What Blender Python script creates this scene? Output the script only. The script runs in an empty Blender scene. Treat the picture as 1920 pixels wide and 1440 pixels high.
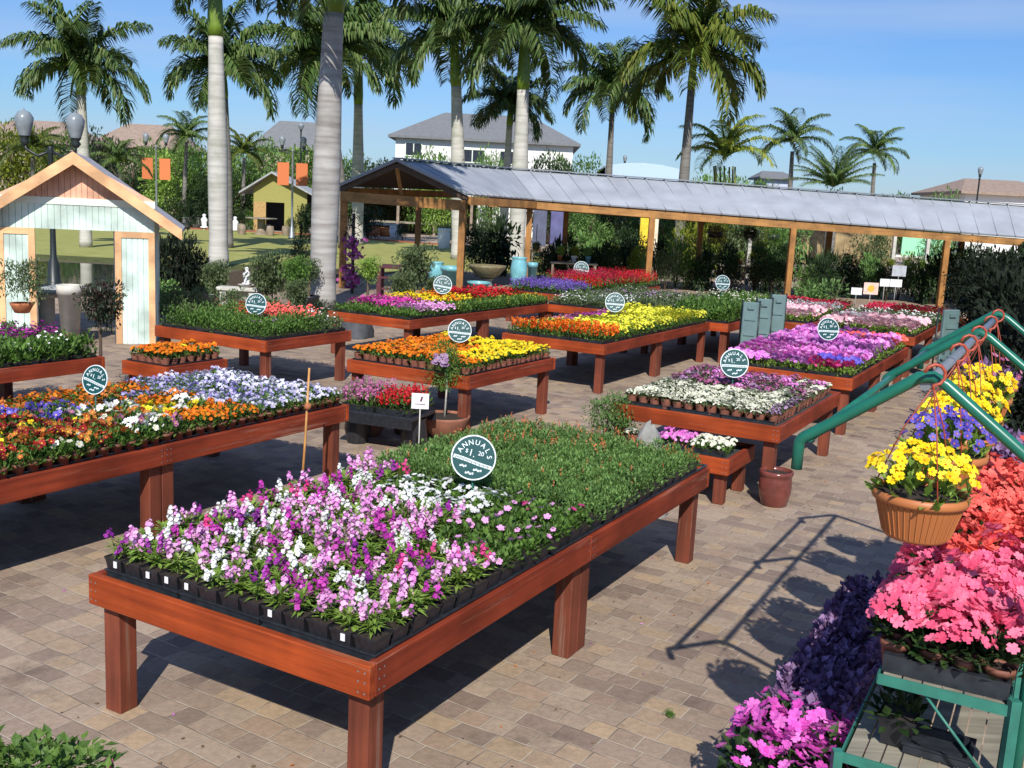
import bpy, math, random
from mathutils import Vector, Matrix
R = math.radians
rnd = random.Random(7)
scn = bpy.context.scene
COL = scn.collection
# ------------------------------------------------------------------ camera
F, PITCH, ROLL, CH = 1895.0, R(9.8), R(2.9), 2.3
_fw = Vector((0, math.cos(PITCH), -math.sin(PITCH)))
_r0 = Vector((1, 0, 0)); _u0 = _r0.cross(_fw)
_rt = _r0*math.cos(ROLL) + _u0*math.sin(ROLL)
_up = -_r0*math.sin(ROLL) + _u0*math.cos(ROLL)
CAM = Vector((0, 0, CH))
def ray(px, py): return _fw*F + _rt*(px-960) - _up*(py-720)
def P(px, py, z=0.0):            # photo pixel -> point on the level z
    d = ray(px, py); t = (z-CH)/d.z
    return CAM + d*t
def PD(px, py, Y):               # photo pixel -> point at the distance Y
    d = ray(px, py); return CAM + d*(Y/d.y)
cd = bpy.data.cameras.new('camera'); co = bpy.data.objects.new('camera', cd); COL.objects.link(co)
co.matrix_world = Matrix(((_rt.x, _up.x, -_fw.x, 0), (_rt.y, _up.y, -_fw.y, 0), (_rt.z, _up.z, -_fw.z, CH), (0, 0, 0, 1)))
cd.sensor_width = 36; cd.lens = 36*F/1920; cd.clip_end = 3000; cd.clip_start = 0.05
scn.camera = co
# ------------------------------------------------------------------ light
EL, AZ = R(40), R(-1)
world = bpy.data.worlds.new('World'); scn.world = world; world.use_nodes = True
wn, wl = world.node_tree.nodes, world.node_tree.links
wn.clear()
sky = wn.new('ShaderNodeTexSky'); sky.sky_type = 'NISHITA'; sky.sun_disc = False
sky.sun_elevation = EL; sky.sun_rotation = R(180)+AZ
sky.air_density = 1.3; sky.dust_density = 0.3; sky.ozone_density = 4.0
bg = wn.new('ShaderNodeBackground'); bg.inputs[1].default_value = 0.102
wo = wn.new('ShaderNodeOutputWorld')
tc = wn.new('ShaderNodeTexCoord'); mp = wn.new('ShaderNodeMapping'); mp.inputs['Scale'].default_value = (1.2, 1.2, 13)
mp.inputs['Rotation'].default_value = (0, R(2.5), 0)
nz = wn.new('ShaderNodeTexNoise'); nz.inputs['Scale'].default_value = 1.6; nz.inputs['Detail'].default_value = 5
cr = wn.new('ShaderNodeValToRGB'); cr.color_ramp.elements[0].position = .38; cr.color_ramp.elements[1].position = .72
cr.color_ramp.elements[0].color = (0, 0, 0, 1); cr.color_ramp.elements[1].color = (.5, .5, .5, 1)
mx = wn.new('ShaderNodeMix'); mx.data_type = 'RGBA'; mx.inputs[7].default_value = (9.0, 7.6, 6.6, 1)
wl.new(tc.outputs['Generated'], mp.inputs[0]); wl.new(mp.outputs[0], nz.inputs['Vector']); wl.new(nz.outputs[0], cr.inputs[0])
wl.new(cr.outputs[0], mx.inputs[0]); wl.new(sky.outputs[0], mx.inputs[6]); tn = wn.new('ShaderNodeMix'); tn.data_type = 'RGBA'; tn.blend_type = 'MULTIPLY'; tn.inputs[0].default_value = 1; tn.inputs[7].default_value = (.50, .72, 1.10, 1)
wl.new(mx.outputs[2], tn.inputs[6]); wl.new(tn.outputs[2], bg.inputs[0]); wl.new(bg.outputs[0], wo.inputs[0])
sd = bpy.data.lights.new('sun', 'SUN'); sd.energy = 5.0; sd.angle = R(.5); sd.color = (1, .955, .88)
so = bpy.data.objects.new('sun', sd); COL.objects.link(so)
so.rotation_euler = Vector((math.sin(AZ)*math.cos(EL), math.cos(AZ)*math.cos(EL), -math.sin(EL))).to_track_quat('-Z', 'Y').to_euler()
scn.view_settings.view_transform = 'Standard'; scn.view_settings.look = 'None'; scn.view_settings.gamma = 1; scn.view_settings.exposure = 0.16
scn.view_settings.use_curve_mapping = False
scn.cycles.max_bounces = 6; scn.cycles.transparent_max_bounces = 6; scn.cycles.use_adaptive_sampling = True
# ------------------------------------------------------------------ materials
def S(r, g, b):                   # 0..255 display colour -> linear
    return tuple((c/255/12.92 if c/255 <= .04045 else ((c/255+.055)/1.055)**2.4) for c in (r, g, b))
MATS = {}
def nmat(name):
    m = bpy.data.materials.new(name); m.use_nodes = True
    return m, m.node_tree.nodes, m.node_tree.links, m.node_tree.nodes['Principled BSDF']
def c4(c): return (c[0], c[1], c[2], 1)
def plain(name, col, rough=.6, metal=0, var=.25, scale=9, bump=.0, spec=.5):
    if name in MATS: return MATS[name]
    m, n, l, b = nmat(name)
    b.inputs['Roughness'].default_value = rough; b.inputs['Metallic'].default_value = metal
    b.inputs['Specular IOR Level'].default_value = spec
    t = n.new('ShaderNodeTexCoord'); z = n.new('ShaderNodeTexNoise'); z.inputs['Scale'].default_value = scale; z.inputs['Detail'].default_value = 6
    l.new(t.outputs['Object'], z.inputs['Vector'])
    r = n.new('ShaderNodeValToRGB'); r.color_ramp.elements[0].position = .3; r.color_ramp.elements[1].position = .72
    r.color_ramp.elements[0].color = c4([x*(1-var) for x in col]); r.color_ramp.elements[1].color = c4([min(1, x*(1+var)) for x in col])
    l.new(z.outputs[0], r.inputs[0]); l.new(r.outputs[0], b.inputs['Base Color'])
    if bump:
        bp = n.new('ShaderNodeBump'); bp.inputs['Strength'].default_value = bump; bp.inputs['Distance'].default_value = .02
        l.new(z.outputs[0], bp.inputs['Height']); l.new(bp.outputs[0], b.inputs['Normal'])
    MATS[name] = m; return m
def leafy(name, cols, trans=.32, rough=.55):
    """leaves / petals: colour picked per island of the mesh, shifted a little per object"""
    if name in MATS: return MATS[name]
    m, n, l, b = nmat(name)
    g = n.new('ShaderNodeNewGeometry'); oi = n.new('ShaderNodeObjectInfo')
    r = n.new('ShaderNodeValToRGB'); e = r.color_ramp.elements
    k = len(cols); e[0].position = 0; e[0].color = c4(cols[0]); e[1].position = 1; e[1].color = c4(cols[-1])
    for i in range(1, k-1):
        x = e.new(i/(k-1)); x.color = c4(cols[i])
    l.new(g.outputs['Random Per Island'], r.inputs[0])
    h = n.new('ShaderNodeHueSaturation'); mr = n.new('ShaderNodeMapRange')
    mr.inputs[3].default_value = .8; mr.inputs[4].default_value = 1.15
    l.new(oi.outputs['Random'], mr.inputs[0]); l.new(mr.outputs[0], h.inputs['Value']); l.new(r.outputs[0], h.inputs['Color'])
    l.new(h.outputs[0], b.inputs['Base Color']); b.inputs['Roughness'].default_value = rough; b.inputs['Specular IOR Level'].default_value = .3
    if trans:
        tr = n.new('ShaderNodeBsdfTranslucent'); ms = n.new('ShaderNodeMixShader'); ms.inputs[0].default_value = trans
        l.new(h.outputs[0], tr.inputs[0]); l.new(b.outputs[0], ms.inputs[1]); l.new(tr.outputs[0], ms.inputs[2])
        l.new(ms.outputs[0], n['Material Output'].inputs[0])
    MATS[name] = m; return m
def woody(name, c1, c2, rough=.5, axis=0, worn=None, spec=.4):
    if name in MATS: return MATS[name]
    m, n, l, b = nmat(name)
    t = n.new('ShaderNodeTexCoord'); mp = n.new('ShaderNodeMapping'); sc = [26, 26, 26]; sc[axis] = 1.2; mp.inputs['Scale'].default_value = sc
    oi = n.new('ShaderNodeObjectInfo'); va = n.new('ShaderNodeVectorMath'); va.operation = 'ADD'
    cm = n.new('ShaderNodeCombineXYZ'); mu = n.new('ShaderNodeMath'); mu.operation = 'MULTIPLY'; mu.inputs[1].default_value = 40
    l.new(oi.outputs['Random'], mu.inputs[0])
    for i in range(3): l.new(mu.outputs[0], cm.inputs[i])
    l.new(t.outputs['Object'], va.inputs[0]); l.new(cm.outputs[0], va.inputs[1]); l.new(va.outputs[0], mp.inputs[0])
    z = n.new('ShaderNodeTexNoise'); z.inputs['Scale'].default_value = 1; z.inputs['Detail'].default_value = 7; z.inputs['Roughness'].default_value = .65
    l.new(mp.outputs[0], z.inputs['Vector'])
    r = n.new('ShaderNodeValToRGB'); r.color_ramp.elements[0].position = .28; r.color_ramp.elements[1].position = .7
    r.color_ramp.elements[0].color = c4(c1); r.color_ramp.elements[1].color = c4(c2); l.new(z.outputs[0], r.inputs[0])
    out = r.outputs[0]
    z2 = n.new('ShaderNodeTexNoise'); z2.inputs['Scale'].default_value = 2.6; z2.inputs['Detail'].default_value = 4; l.new(va.outputs[0], z2.inputs['Vector'])
    r2 = n.new('ShaderNodeValToRGB'); r2.color_ramp.elements[0].position = .35; r2.color_ramp.elements[1].position = .7
    r2.color_ramp.elements[0].color = (.62, .62, .62, 1); r2.color_ramp.elements[1].color = (1.12, 1.12, 1.12, 1); l.new(z2.outputs[0], r2.inputs[0])
    x = n.new('ShaderNodeMix'); x.data_type = 'RGBA'; x.blend_type = 'MULTIPLY'; x.inputs[0].default_value = 1
    l.new(out, x.inputs[6]); l.new(r2.outputs[0], x.inputs[7]); out = x.outputs[2]
    if worn:
        w = n.new('ShaderNodeValToRGB'); w.color_ramp.elements[0].position = .58; w.color_ramp.elements[1].position = .68
        w.color_ramp.elements[0].color = (0, 0, 0, 1); w.color_ramp.elements[1].color = (.75, .75, .75, 1)
        z3 = n.new('ShaderNodeTexNoise'); z3.inputs['Scale'].default_value = .6; z3.inputs['Detail'].default_value = 8; z3.inputs['Roughness'].default_value = .7
        l.new(mp.outputs[0], z3.inputs['Vector']); l.new(z3.outputs[0], w.inputs[0])
        y = n.new('ShaderNodeMix'); y.data_type = 'RGBA'; l.new(w.outputs[0], y.inputs[0]); l.new(out, y.inputs[6]); y.inputs[7].default_value = c4(worn); out = y.outputs[2]
    l.new(out, b.inputs['Base Color']); b.inputs['Roughness'].default_value = rough; b.inputs['Specular IOR Level'].default_value = spec
    bp = n.new('ShaderNodeBump'); bp.inputs['Strength'].default_value = .25; bp.inputs['Distance'].default_value = .004
    l.new(z.outputs[0], bp.inputs['Height']); l.new(bp.outputs[0], b.inputs['Normal'])
    MATS[name] = m; return m
M_STAIN = woody('red stained timber', (.22, .034, .010), (.46, .080, .018), .6, 0, worn=(.38, .14, .07), spec=.2)
M_STAIN_SHADE = woody('red stained timber long painted shade', (.15, .026, .012), (.32, .052, .020), .6, 1, worn=(.34, .15, .10), spec=.2)  # same stain, lengthwise grain; the long rails' shading is painted into its darker tone
M_LEG = woody('red stained post', (.12, .028, .014), (.24, .058, .027), .65, 2, worn=(.22, .14, .10))
M_TAN = woody('golden timber', (.30, .135, .035), (.50, .25, .075), .6, 0)
M_TANZ = woody('golden timber post', (.28, .12, .03), (.47, .22, .06), .6, 2)
M_GREYWOOD = woody('weathered slats', (.17, .15, .11), (.36, .33, .25), .8, 0)
M_GREYWOODZ = woody('weathered grey post', (.22, .17, .12), (.36, .29, .21), .8, 2)
M_BLACK = plain('black nursery plastic', (.018, .019, .023), .4, var=.4, scale=30)
M_TRAY = plain('black tray plastic', (.022, .026, .032), .38, var=.4, scale=20)
M_TERRA = plain('terracotta', (.40, .135, .055), .75, var=.22, scale=14)
M_TERRAP = plain('terracotta plastic', (.44, .15, .045), .5, var=.06, scale=5)
M_POTRED = plain('small clay coloured pots', (.21, .075, .045), .7, var=.3, scale=20)
M_SOIL = plain('potting soil', (.03, .02, .013), .95, var=.5, scale=60)
M_WHITE = plain('white plastic', (.8, .8, .8), .5, var=.04)
M_GREENP = plain('green painted pipe', (.012, .135, .088), .32, var=.18, scale=12)
M_GREENM = plain('green powder coated angle', (.03, .17, .125), .45, var=.2, scale=14)
M_MAROON = plain('maroon glazed pottery', (.16, .045, .035), .18, var=.35, scale=7)
M_TEAL = plain('teal glaze', (.17, .42, .47), .25, var=.2, scale=5)
M_SIGN = plain('sign dark teal', (.003, .062, .062), .45, var=.1)
M_SIGNW = plain('sign white', (.72, .78, .78), .5, var=.05)
M_STONE = plain('grey stone', (.25, .25, .23), .9, var=.3, scale=12, bump=.3)
M_CONC = plain('pale concrete', (.52, .50, .44), .85, var=.15, scale=8)
M_DARKMETAL = plain('dark metal', (.02, .026, .026), .4, var=.2)
M_GALV = plain('grey metal', (.32, .34, .36), .4, .6, var=.12)
M_GLASS = plain('frosted lamp glass', (.22, .25, .27), .25, var=.15)
M_ORANGECLOTH = leafy('orange banner cloth', [(.80, .24, .09), (.80, .24, .09)], .2)
M_BAMBOO = plain('bamboo', (.50, .24, .07), .5, var=.2, scale=12)
M_HOOK = plain('red plastic hanger', (.36, .06, .03), .45, var=.15)
M_MINT = woody('mint boards', (.60, .75, .66), (.68, .81, .73), .6, 2, spec=.3)
M_PEACH = woody('peach boards', (.80, .42, .27), (.86, .50, .34), .6, 2, spec=.3)
M_PEACHT = woody('peach trim', (.80, .44, .21), (.88, .52, .27), .6, 0, spec=.3)
M_WHITET = plain('pale trim', (.72, .78, .66), .6, var=.05)
M_BARKPALM = None
G1 = [(.045, .10, .018), (.10, .20, .034), (.16, .28, .055)]
LEAF = leafy('mid green leaf', G1)
LEAFB = leafy('bright green leaf', [(.11, .20, .028), (.22, .35, .055), (.32, .46, .10)])
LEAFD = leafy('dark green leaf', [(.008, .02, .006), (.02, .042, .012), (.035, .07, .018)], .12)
LEAFDD = leafy('hedge and painted shade leaf', [(.003, .006, .003), (.006, .012, .005), (.012, .022, .008)], .03, .8)  # near-black: the dark hedge's own green, shade painted in for the right-edge shrubs
LEAFG = leafy('grey green leaf', [(.06, .095, .035), (.115, .165, .065), (.18, .235, .10)])
LEAFS = leafy('soft green leaf', [(.08, .165, .035), (.15, .275, .07), (.22, .36, .11)])
LEAFP = leafy('purple leaf', [(.10, .05, .11), (.19, .11, .23), (.32, .20, .38)], .08)
LEAFY = leafy('yellow green leaf', [(.10, .15, .012), (.20, .26, .025), (.32, .33, .04)])
FROND = leafy('palm frond', [(.035, .075, .016), (.085, .15, .035), (.18, .225, .08)], .22, .45)
FRONDY = leafy('sunny palm frond', [(.05, .085, .012), (.10, .14, .02), (.17, .18, .035)], .25, .45)
STEM = leafy('green stem', [(.07, .14, .025), (.12, .2, .04)], 0)
WOODSTEM = plain('twig bark', (.09, .06, .04), .9, var=.3)
def petal(name, *cols): return leafy('petals '+name, [S(*c) for c in cols], .22, .6)
PET = {
 'pink': petal('pink', (205, 120, 190), (232, 160, 215), (240, 195, 228)),
 'magenta': petal('magenta', (150, 35, 135), (185, 55, 165), (205, 85, 180)),
 'violet': petal('violet', (105, 25, 120), (150, 45, 150), (180, 80, 175)),
 'hotpink': petal('hotpink', (205, 45, 120), (225, 80, 150)),
 'white': petal('white', (225, 225, 220), (240, 240, 238)),
 'cream': petal('cream', (205, 205, 180), (232, 230, 212)),
 'orange': petal('orange', (205, 92, 8), (228, 118, 12), (240, 145, 25)),
 'rust': petal('rust', (150, 62, 20), (190, 95, 40), (205, 135, 60)),
 'yellow': petal('yellow', (225, 180, 10), (240, 210, 20), (245, 228, 60)),
 'lemon': petal('lemon', (220, 215, 50), (235, 232, 85)),
 'lavender': petal('lavender', (120, 105, 185), (160, 150, 215), (205, 200, 235)),
 'blue': petal('blue', (75, 60, 165), (100, 85, 195), (135, 120, 215)),
 'palelav': petal('palelav', (170, 165, 215), (215, 212, 235), (235, 235, 245)),
 'red': petal('red', (165, 15, 25), (200, 25, 35), (215, 50, 55)),
 'crimson': petal('crimson', (150, 15, 50), (190, 30, 65), (205, 60, 90)),
 'darkred': petal('darkred', (95, 12, 22), (140, 25, 30), (170, 45, 40)),
 'coral': petal('coral', (232, 82, 72), (242, 105, 95), (246, 128, 114)),
 'rosepink': petal('rosepink', (222, 75, 110), (238, 105, 140), (245, 140, 165)),
 'lilac': petal('lilac', (190, 95, 185), (215, 130, 210), (228, 165, 225)),
 'shell': petal('shell', (215, 150, 165), (232, 185, 195), (240, 215, 215)),
 'plum': petal('plum', (140, 70, 110), (175, 95, 140), (195, 130, 165)),
 'purpleblue': petal('purpleblue', (85, 60, 150), (110, 80, 170), (130, 105, 180)),
 'mauve': petal('mauve', (150, 110, 150), (180, 150, 180)),
 'candy': petal('candy', (215, 95, 190), (232, 135, 212), (240, 175, 228)),
 'flame': petal('flame', (205, 50, 15), (235, 95, 20), (245, 150, 30)),
}
# ------------------------------------------------------------------ mesh builder
class MB:
    def __init__(s): s.v = []; s.f = []; s.m = []; s.sm = []
    def add(s, vs, fs, mi=0, smooth=False):
        o = len(s.v); s.v += [tuple(v) for v in vs]
        for f in fs: s.f.append(tuple(o+i for i in f)); s.m.append(mi); s.sm.append(smooth)
    def box(s, x0, x1, y0, y1, z0, z1, mi=0):
        s.add([(x0,y0,z0),(x1,y0,z0),(x1,y1,z0),(x0,y1,z0),(x0,y0,z1),(x1,y0,z1),(x1,y1,z1),(x0,y1,z1)],
              [(0,3,2,1),(4,5,6,7),(0,1,5,4),(1,2,6,5),(2,3,7,6),(3,0,4,7)], mi)
    def cbox(s, x0, x1, y0, y1, z0, z1, c=.006, mi=0):
        """box with chamfered vertical and horizontal edges"""
        def ringat(z, i): return [(x0+i+c,y0+i,z),(x1-i-c,y0+i,z),(x1-i,y0+i+c,z),(x1-i,y1-i-c,z),(x1-i-c,y1-i,z),(x0+i+c,y1-i,z),(x0+i,y1-i-c,z),(x0+i,y0+i+c,z)]
        vs = ringat(z0, c)+ringat(z0+c, 0)+ringat(z1-c, 0)+ringat(z1, c)
        fs = [tuple(range(7,-1,-1)), tuple(range(24,32))]
        for k in range(3):
            for i in range(8): j=(i+1)%8; fs.append((k*8+i,k*8+j,k*8+8+j,k*8+8+i))
        s.add(vs, fs, mi)
    def beam(s, p0, p1, w, h, mi=0, up=(0,0,1)):
        p0, p1 = Vector(p0), Vector(p1); d = (p1-p0).normalized(); u = Vector(up)
        a = d.cross(u).normalized()*(w/2); b = a.cross(d).normalized()*(h/2)
        vs = [p0-a-b,p0+a-b,p0+a+b,p0-a+b,p1-a-b,p1+a-b,p1+a+b,p1-a+b]
        s.add(vs, [(0,1,2,3),(7,6,5,4),(0,4,5,1),(1,5,6,2),(2,6,7,3),(3,7,4,0)], mi)
    def tube(s, pts, r, n=8, mi=0, caps=True, smooth=True):
        pts = [Vector(p) for p in pts]; k = len(pts)
        rs = r if isinstance(r, (list, tuple)) else [r]*k
        vs = []; ref = None
        for i, p in enumerate(pts):
            d = (pts[min(i+1,k-1)]-pts[max(i-1,0)]).normalized()
            if ref is None: ref = Vector((0,0,1)) if abs(d.z) < .9 else Vector((1,0,0))
            a = (ref - d*ref.dot(d)).normalized(); ref = a; b = d.cross(a)
            vs += [p + (a*math.cos(2*math.pi*j/n)+b*math.sin(2*math.pi*j/n))*rs[i] for j in range(n)]
        fs = []
        for i in range(k-1):
            for j in range(n): q=(j+1)%n; fs.append((i*n+j,i*n+q,i*n+n+q,i*n+n+j))
        s.add(vs, fs, mi, smooth)
        if caps: o=len(s.v)-k*n; s.f += [tuple(o+j for j in range(n-1,-1,-1)), tuple(o+(k-1)*n+j for j in range(n))]; s.m += [mi,mi]; s.sm += [False,False]
    def lathe(s, prof, n=20, mi=0, c=(0,0,0), smooth=True, sx=1, sy=1):
        vs = []; fs = []
        for r, z in prof: vs += [(c[0]+r*sx*math.cos(2*math.pi*j/n), c[1]+r*sy*math.sin(2*math.pi*j/n), c[2]+z) for j in range(n)]
        for i in range(len(prof)-1):
            for j in range(n): q=(j+1)%n; fs.append((i*n+j,i*n+q,i*n+n+q,i*n+n+j))
        s.add(vs, fs, mi, smooth)
    def leaf(s, p, d, up, L, w, mi=0, fold=.25, droop=0.0):
        p = Vector(p); d = Vector(d).normalized(); a = d.cross(up)
        if a.length < 1e-4: a = d.cross(Vector((1,0,0)))
        a.normalize(); nn = a.cross(d)
        m = p + d*(L*.5) + nn*(L*droop*-.15); t = p + d*L - nn*(L*droop*.55)
        s.add([p, m+a*(w/2)+nn*(w*fold), t, m-a*(w/2)+nn*(w*fold), m], [(0,1,4),(1,2,4),(4,2,3),(0,4,3)], mi)
    def kite(s, p, d, a, L, w, mi=0):
        s.add([p, p+d*(L*.55)+a*(w/2), p+d*L, p+d*(L*.55)-a*(w/2)], [(0,1,2,3)], mi)
    def flower(s, p, nrm, r, k=5, mi=0, cup=.25, ph=0.0, wid=1.0, ci=None):
        """open flower of k round petals sharing the centre vertex (one island)"""
        p = Vector(p); nrm = Vector(nrm).normalized(); a = nrm.orthogonal().normalized(); b = nrm.cross(a)
        vs = [p]; fs = []
        for i in range(k):
            t = ph + 2*math.pi*i/k; h = math.pi/k*wid
            def pt(ang, rr, z): return p + (a*math.cos(ang)+b*math.sin(ang))*rr + nrm*z
            o = len(vs); vs += [pt(t-h*.95, r*.7, r*cup*.8), pt(t-h*.5, r, r*cup), pt(t+h*.5, r, r*cup), pt(t+h*.95, r*.7, r*cup*.8)]
            fs.append((0, o, o+1, o+2, o+3))
        s.add(vs, fs, mi)
        if ci is not None:
            q = p+nrm*r*.12; s.add([q+(a*math.cos(t)+b*math.sin(t))*r*.24 for t in (0,1.57,3.14,4.71)], [(0,1,2,3)], ci)
    def dot(s, p, nrm, r, mi=0, rg=rnd):
        p = Vector(p); nrm = Vector(nrm).normalized(); a = nrm.orthogonal().normalized(); b = nrm.cross(a); t0 = rg.random()*6
        s.add([p]+[p+(a*math.cos(t0+i*1.2566)+b*math.sin(t0+i*1.2566))*r*rg.uniform(.75,1.15)+nrm*r*rg.uniform(.0,.4) for i in range(5)], [(0,1,2),(0,2,3),(0,3,4),(0,4,5),(0,5,1)], mi)
    def pom(s, p, nrm, r, mi=0, rg=rnd):
        """double bloom: three shrinking ragged rings"""
        p = Vector(p); nrm = Vector(nrm).normalized(); a = nrm.orthogonal().normalized(); b = nrm.cross(a)
        vs = []; fs = []; n = 8
        for q, (rr, z) in enumerate(((.35,-.35),(1,.0),(.8,.4),(.35,.62))):
            for j in range(n):
                t = 2*math.pi*(j+.5*(q%2))/n; k = rr*rg.uniform(.85,1.12); vs.append(p+(a*math.cos(t)+b*math.sin(t))*r*k+nrm*r*(z+rg.uniform(-.08,.08)))
        for q in range(3):
            for j in range(n): w=(j+1)%n; fs.append((q*n+j,q*n+w,q*n+n+w,q*n+n+j))
        fs.append(tuple(3*n+j for j in range(n))); s.add(vs, fs, mi)
    def mesh(s, name, mats):
        me = bpy.data.meshes.new(name); me.from_pydata([tuple(v) for v in s.v], [], s.f)
        for m in (mats if isinstance(mats, (list, tuple)) else [mats]): me.materials.append(m)
        me.polygons.foreach_set('material_index', s.m); me.polygons.foreach_set('use_smooth', s.sm); me.update()
        return me
# ------------------------------------------------------------------ objects
def ob(name, me, parent=None, loc=(0,0,0), rz=0.0, sc=1.0, rot=None):
    o = bpy.data.objects.new(name, me); COL.objects.link(o)
    o.location = loc; o.rotation_euler = rot or (0, 0, rz); o.scale = (sc,)*3 if not isinstance(sc, (tuple, list)) else sc
    if parent: o.parent = parent
    return o
def tag(o, label, cat, group=None, kind=None):
    if label: o['label'] = label
    if cat: o['category'] = cat
    if group: o['group'] = group
    if kind: o['kind'] = kind
    return o
def thing(name, label, cat, loc=(0,0,0), rz=0.0, group=None, sc=1.0, rot=None):
    return tag(ob(name, None, None, loc, rz, sc, rot), label, cat, group)
def struct(name, me, kind='structure', loc=(0,0,0)):
    o = ob(name, me, None, loc); o['kind'] = kind; return o
def part(name, mb, mats, parent, loc=(0,0,0), rz=0.0, label=None):
    o = ob(name, mb if isinstance(mb, bpy.types.Mesh) else mb.mesh(name, mats), parent, loc, rz)
    if label: o['label'] = label
    return o
def poly(pts, z, name, mat):
    b = MB(); b.add([(x, y, z) for x, y in pts], [tuple(range(len(pts)))]); return b.mesh(name, mat)
YAW = R(60.5)
EV = Vector((math.cos(YAW), math.sin(YAW), 0)); EU = Vector((-math.sin(YAW), math.cos(YAW), 0))
# ------------------------------------------------------------------ ground
def paver_mat():
    m, n, l, b = nmat('tumbled pavers')
    t = n.new('ShaderNodeTexCoord'); mp = n.new('ShaderNodeMapping'); mp.inputs['Rotation'].default_value = (0, 0, -YAW+R(90)+R(2))
    wz = n.new('ShaderNodeTexNoise'); wz.inputs['Scale'].default_value = 1.7; wz.inputs['Detail'].default_value = 1
    l.new(t.outputs['Object'], wz.inputs['Vector'])
    w0 = n.new('ShaderNodeVectorMath'); w0.operation = 'MULTIPLY_ADD'; w0.inputs[1].default_value = (.05, .05, 0); l.new(wz.outputs['Color'], w0.inputs[0]); l.new(t.outputs['Object'], w0.inputs[2])
    l.new(w0.outputs[0], mp.inputs[0])
    br = n.new('ShaderNodeTexBrick'); br.offset = .5; br.squash = .66; br.squash_frequency = 2; br.offset_frequency = 2
    br.inputs['Scale'].default_value = 1; br.inputs['Mortar Size'].default_value = .0045; br.inputs['Mortar Smooth'].default_value = .6
    br.inputs['Brick Width'].default_value = .195; br.inputs['Row Height'].default_value = .128; br.inputs['Bias'].default_value = 0
    br.inputs['Color1'].default_value = (0, 0, 0, 1); br.inputs['Color2'].default_value = (1, 1, 1, 1); br.inputs['Mortar'].default_value = (.5, .5, .5, 1)
    l.new(mp.outputs[0], br.inputs['Vector'])
    r = n.new('ShaderNodeValToRGB'); e = r.color_ramp.elements
    pal = [(0, S(132, 114, 102)), (.2, S(158, 139, 121)), (.4, S(172, 152, 131)), (.58, S(152, 132, 117)), (.75, S(178, 154, 125)), (.9, S(140, 122, 110)), (1, S(166, 142, 120))]
    e[0].position = 0; e[0].color = c4(pal[0][1]); e[1].position = 1; e[1].color = c4(pal[-1][1])
    for p_, c_ in pal[1:-1]: x = e.new(p_); x.color = c4(c_)
    l.new(br.outputs['Color'], r.inputs[0])
    z = n.new('ShaderNodeTexNoise'); z.inputs['Scale'].default_value = 28; z.inputs['Detail'].default_value = 8; z.inputs['Roughness'].default_value = .7; l.new(t.outputs['Object'], z.inputs['Vector'])
    zr = n.new('ShaderNodeMapRange'); zr.inputs[1].default_value = .3; zr.inputs[2].default_value = .7; zr.inputs[3].default_value = .78; zr.inputs[4].default_value = 1.12; l.new(z.outputs[0], zr.inputs[0])
    z2 = n.new('ShaderNodeTexNoise'); z2.inputs['Scale'].default_value = .7; z2.inputs['Detail'].default_value = 4; l.new(t.outputs['Object'], z2.inputs['Vector'])
    zr2 = n.new('ShaderNodeMapRange'); zr2.inputs[1].default_value = .3; zr2.inputs[2].default_value = .7; zr2.inputs[3].default_value = .8; zr2.inputs[4].default_value = 1.08; l.new(z2.outputs[0], zr2.inputs[0])
    mu = n.new('ShaderNodeMath'); mu.operation = 'MULTIPLY'; l.new(zr.outputs[0], mu.inputs[0]); l.new(zr2.outputs[0], mu.inputs[1])
    x1 = n.new('ShaderNodeMix'); x1.data_type = 'RGBA'; x1.blend_type = 'MULTIPLY'; x1.inputs[0].default_value = 1
    l.new(r.outputs[0], x1.inputs[6]); l.new(mu.outputs[0], x1.inputs[7])
    st = n.new('ShaderNodeTexNoise'); st.inputs['Scale'].default_value = 1.9; st.inputs['Detail'].default_value = 9; st.inputs['Roughness'].default_value = .72; l.new(t.outputs['Object'], st.inputs['Vector'])
    sr = n.new('ShaderNodeMapRange'); sr.inputs[1].default_value = .54; sr.inputs[2].default_value = .68; sr.inputs[3].default_value = 1; sr.inputs[4].default_value = .66; l.new(st.outputs[0], sr.inputs[0])
    x3 = n.new('ShaderNodeMix'); x3.data_type = 'RGBA'; x3.blend_type = 'MULTIPLY'; x3.inputs[0].default_value = 1; l.new(x1.outputs[2], x3.inputs[6]); l.new(sr.outputs[0], x3.inputs[7]); x1 = x3
    jr = n.new('ShaderNodeTexNoise'); jr.inputs['Scale'].default_value = 5; l.new(t.outputs['Object'], jr.inputs['Vector'])
    jc = n.new('ShaderNodeValToRGB'); jc.color_ramp.elements[0].color = c4(S(124, 112, 100)); jc.color_ramp.elements[1].color = c4(S(176, 164, 146)); jc.color_ramp.elements[0].position = .4; jc.color_ramp.elements[1].position = .6; l.new(jr.outputs[0], jc.inputs[0])
    x2 = n.new('ShaderNodeMix'); x2.data_type = 'RGBA'; l.new(br.outputs['Fac'], x2.inputs[0]); l.new(x1.outputs[2], x2.inputs[6]); l.new(jc.outputs[0], x2.inputs[7])
    l.new(x2.outputs[2], b.inputs['Base Color']); b.inputs['Roughness'].default_value = .8; b.inputs['Specular IOR Level'].default_value = .25
    sb = n.new('ShaderNodeMath'); sb.operation = 'MULTIPLY_ADD'; sb.inputs[1].default_value = -1.2; l.new(br.outputs['Fac'], sb.inputs[0]); l.new(z.outputs[0], sb.inputs[2])
    bp = n.new('ShaderNodeBump'); bp.inputs['Strength'].default_value = .5; bp.inputs['Distance'].default_value = .006; l.new(sb.outputs[0], bp.inputs['Height']); l.new(bp.outputs[0], b.inputs['Normal'])
    return m
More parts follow.
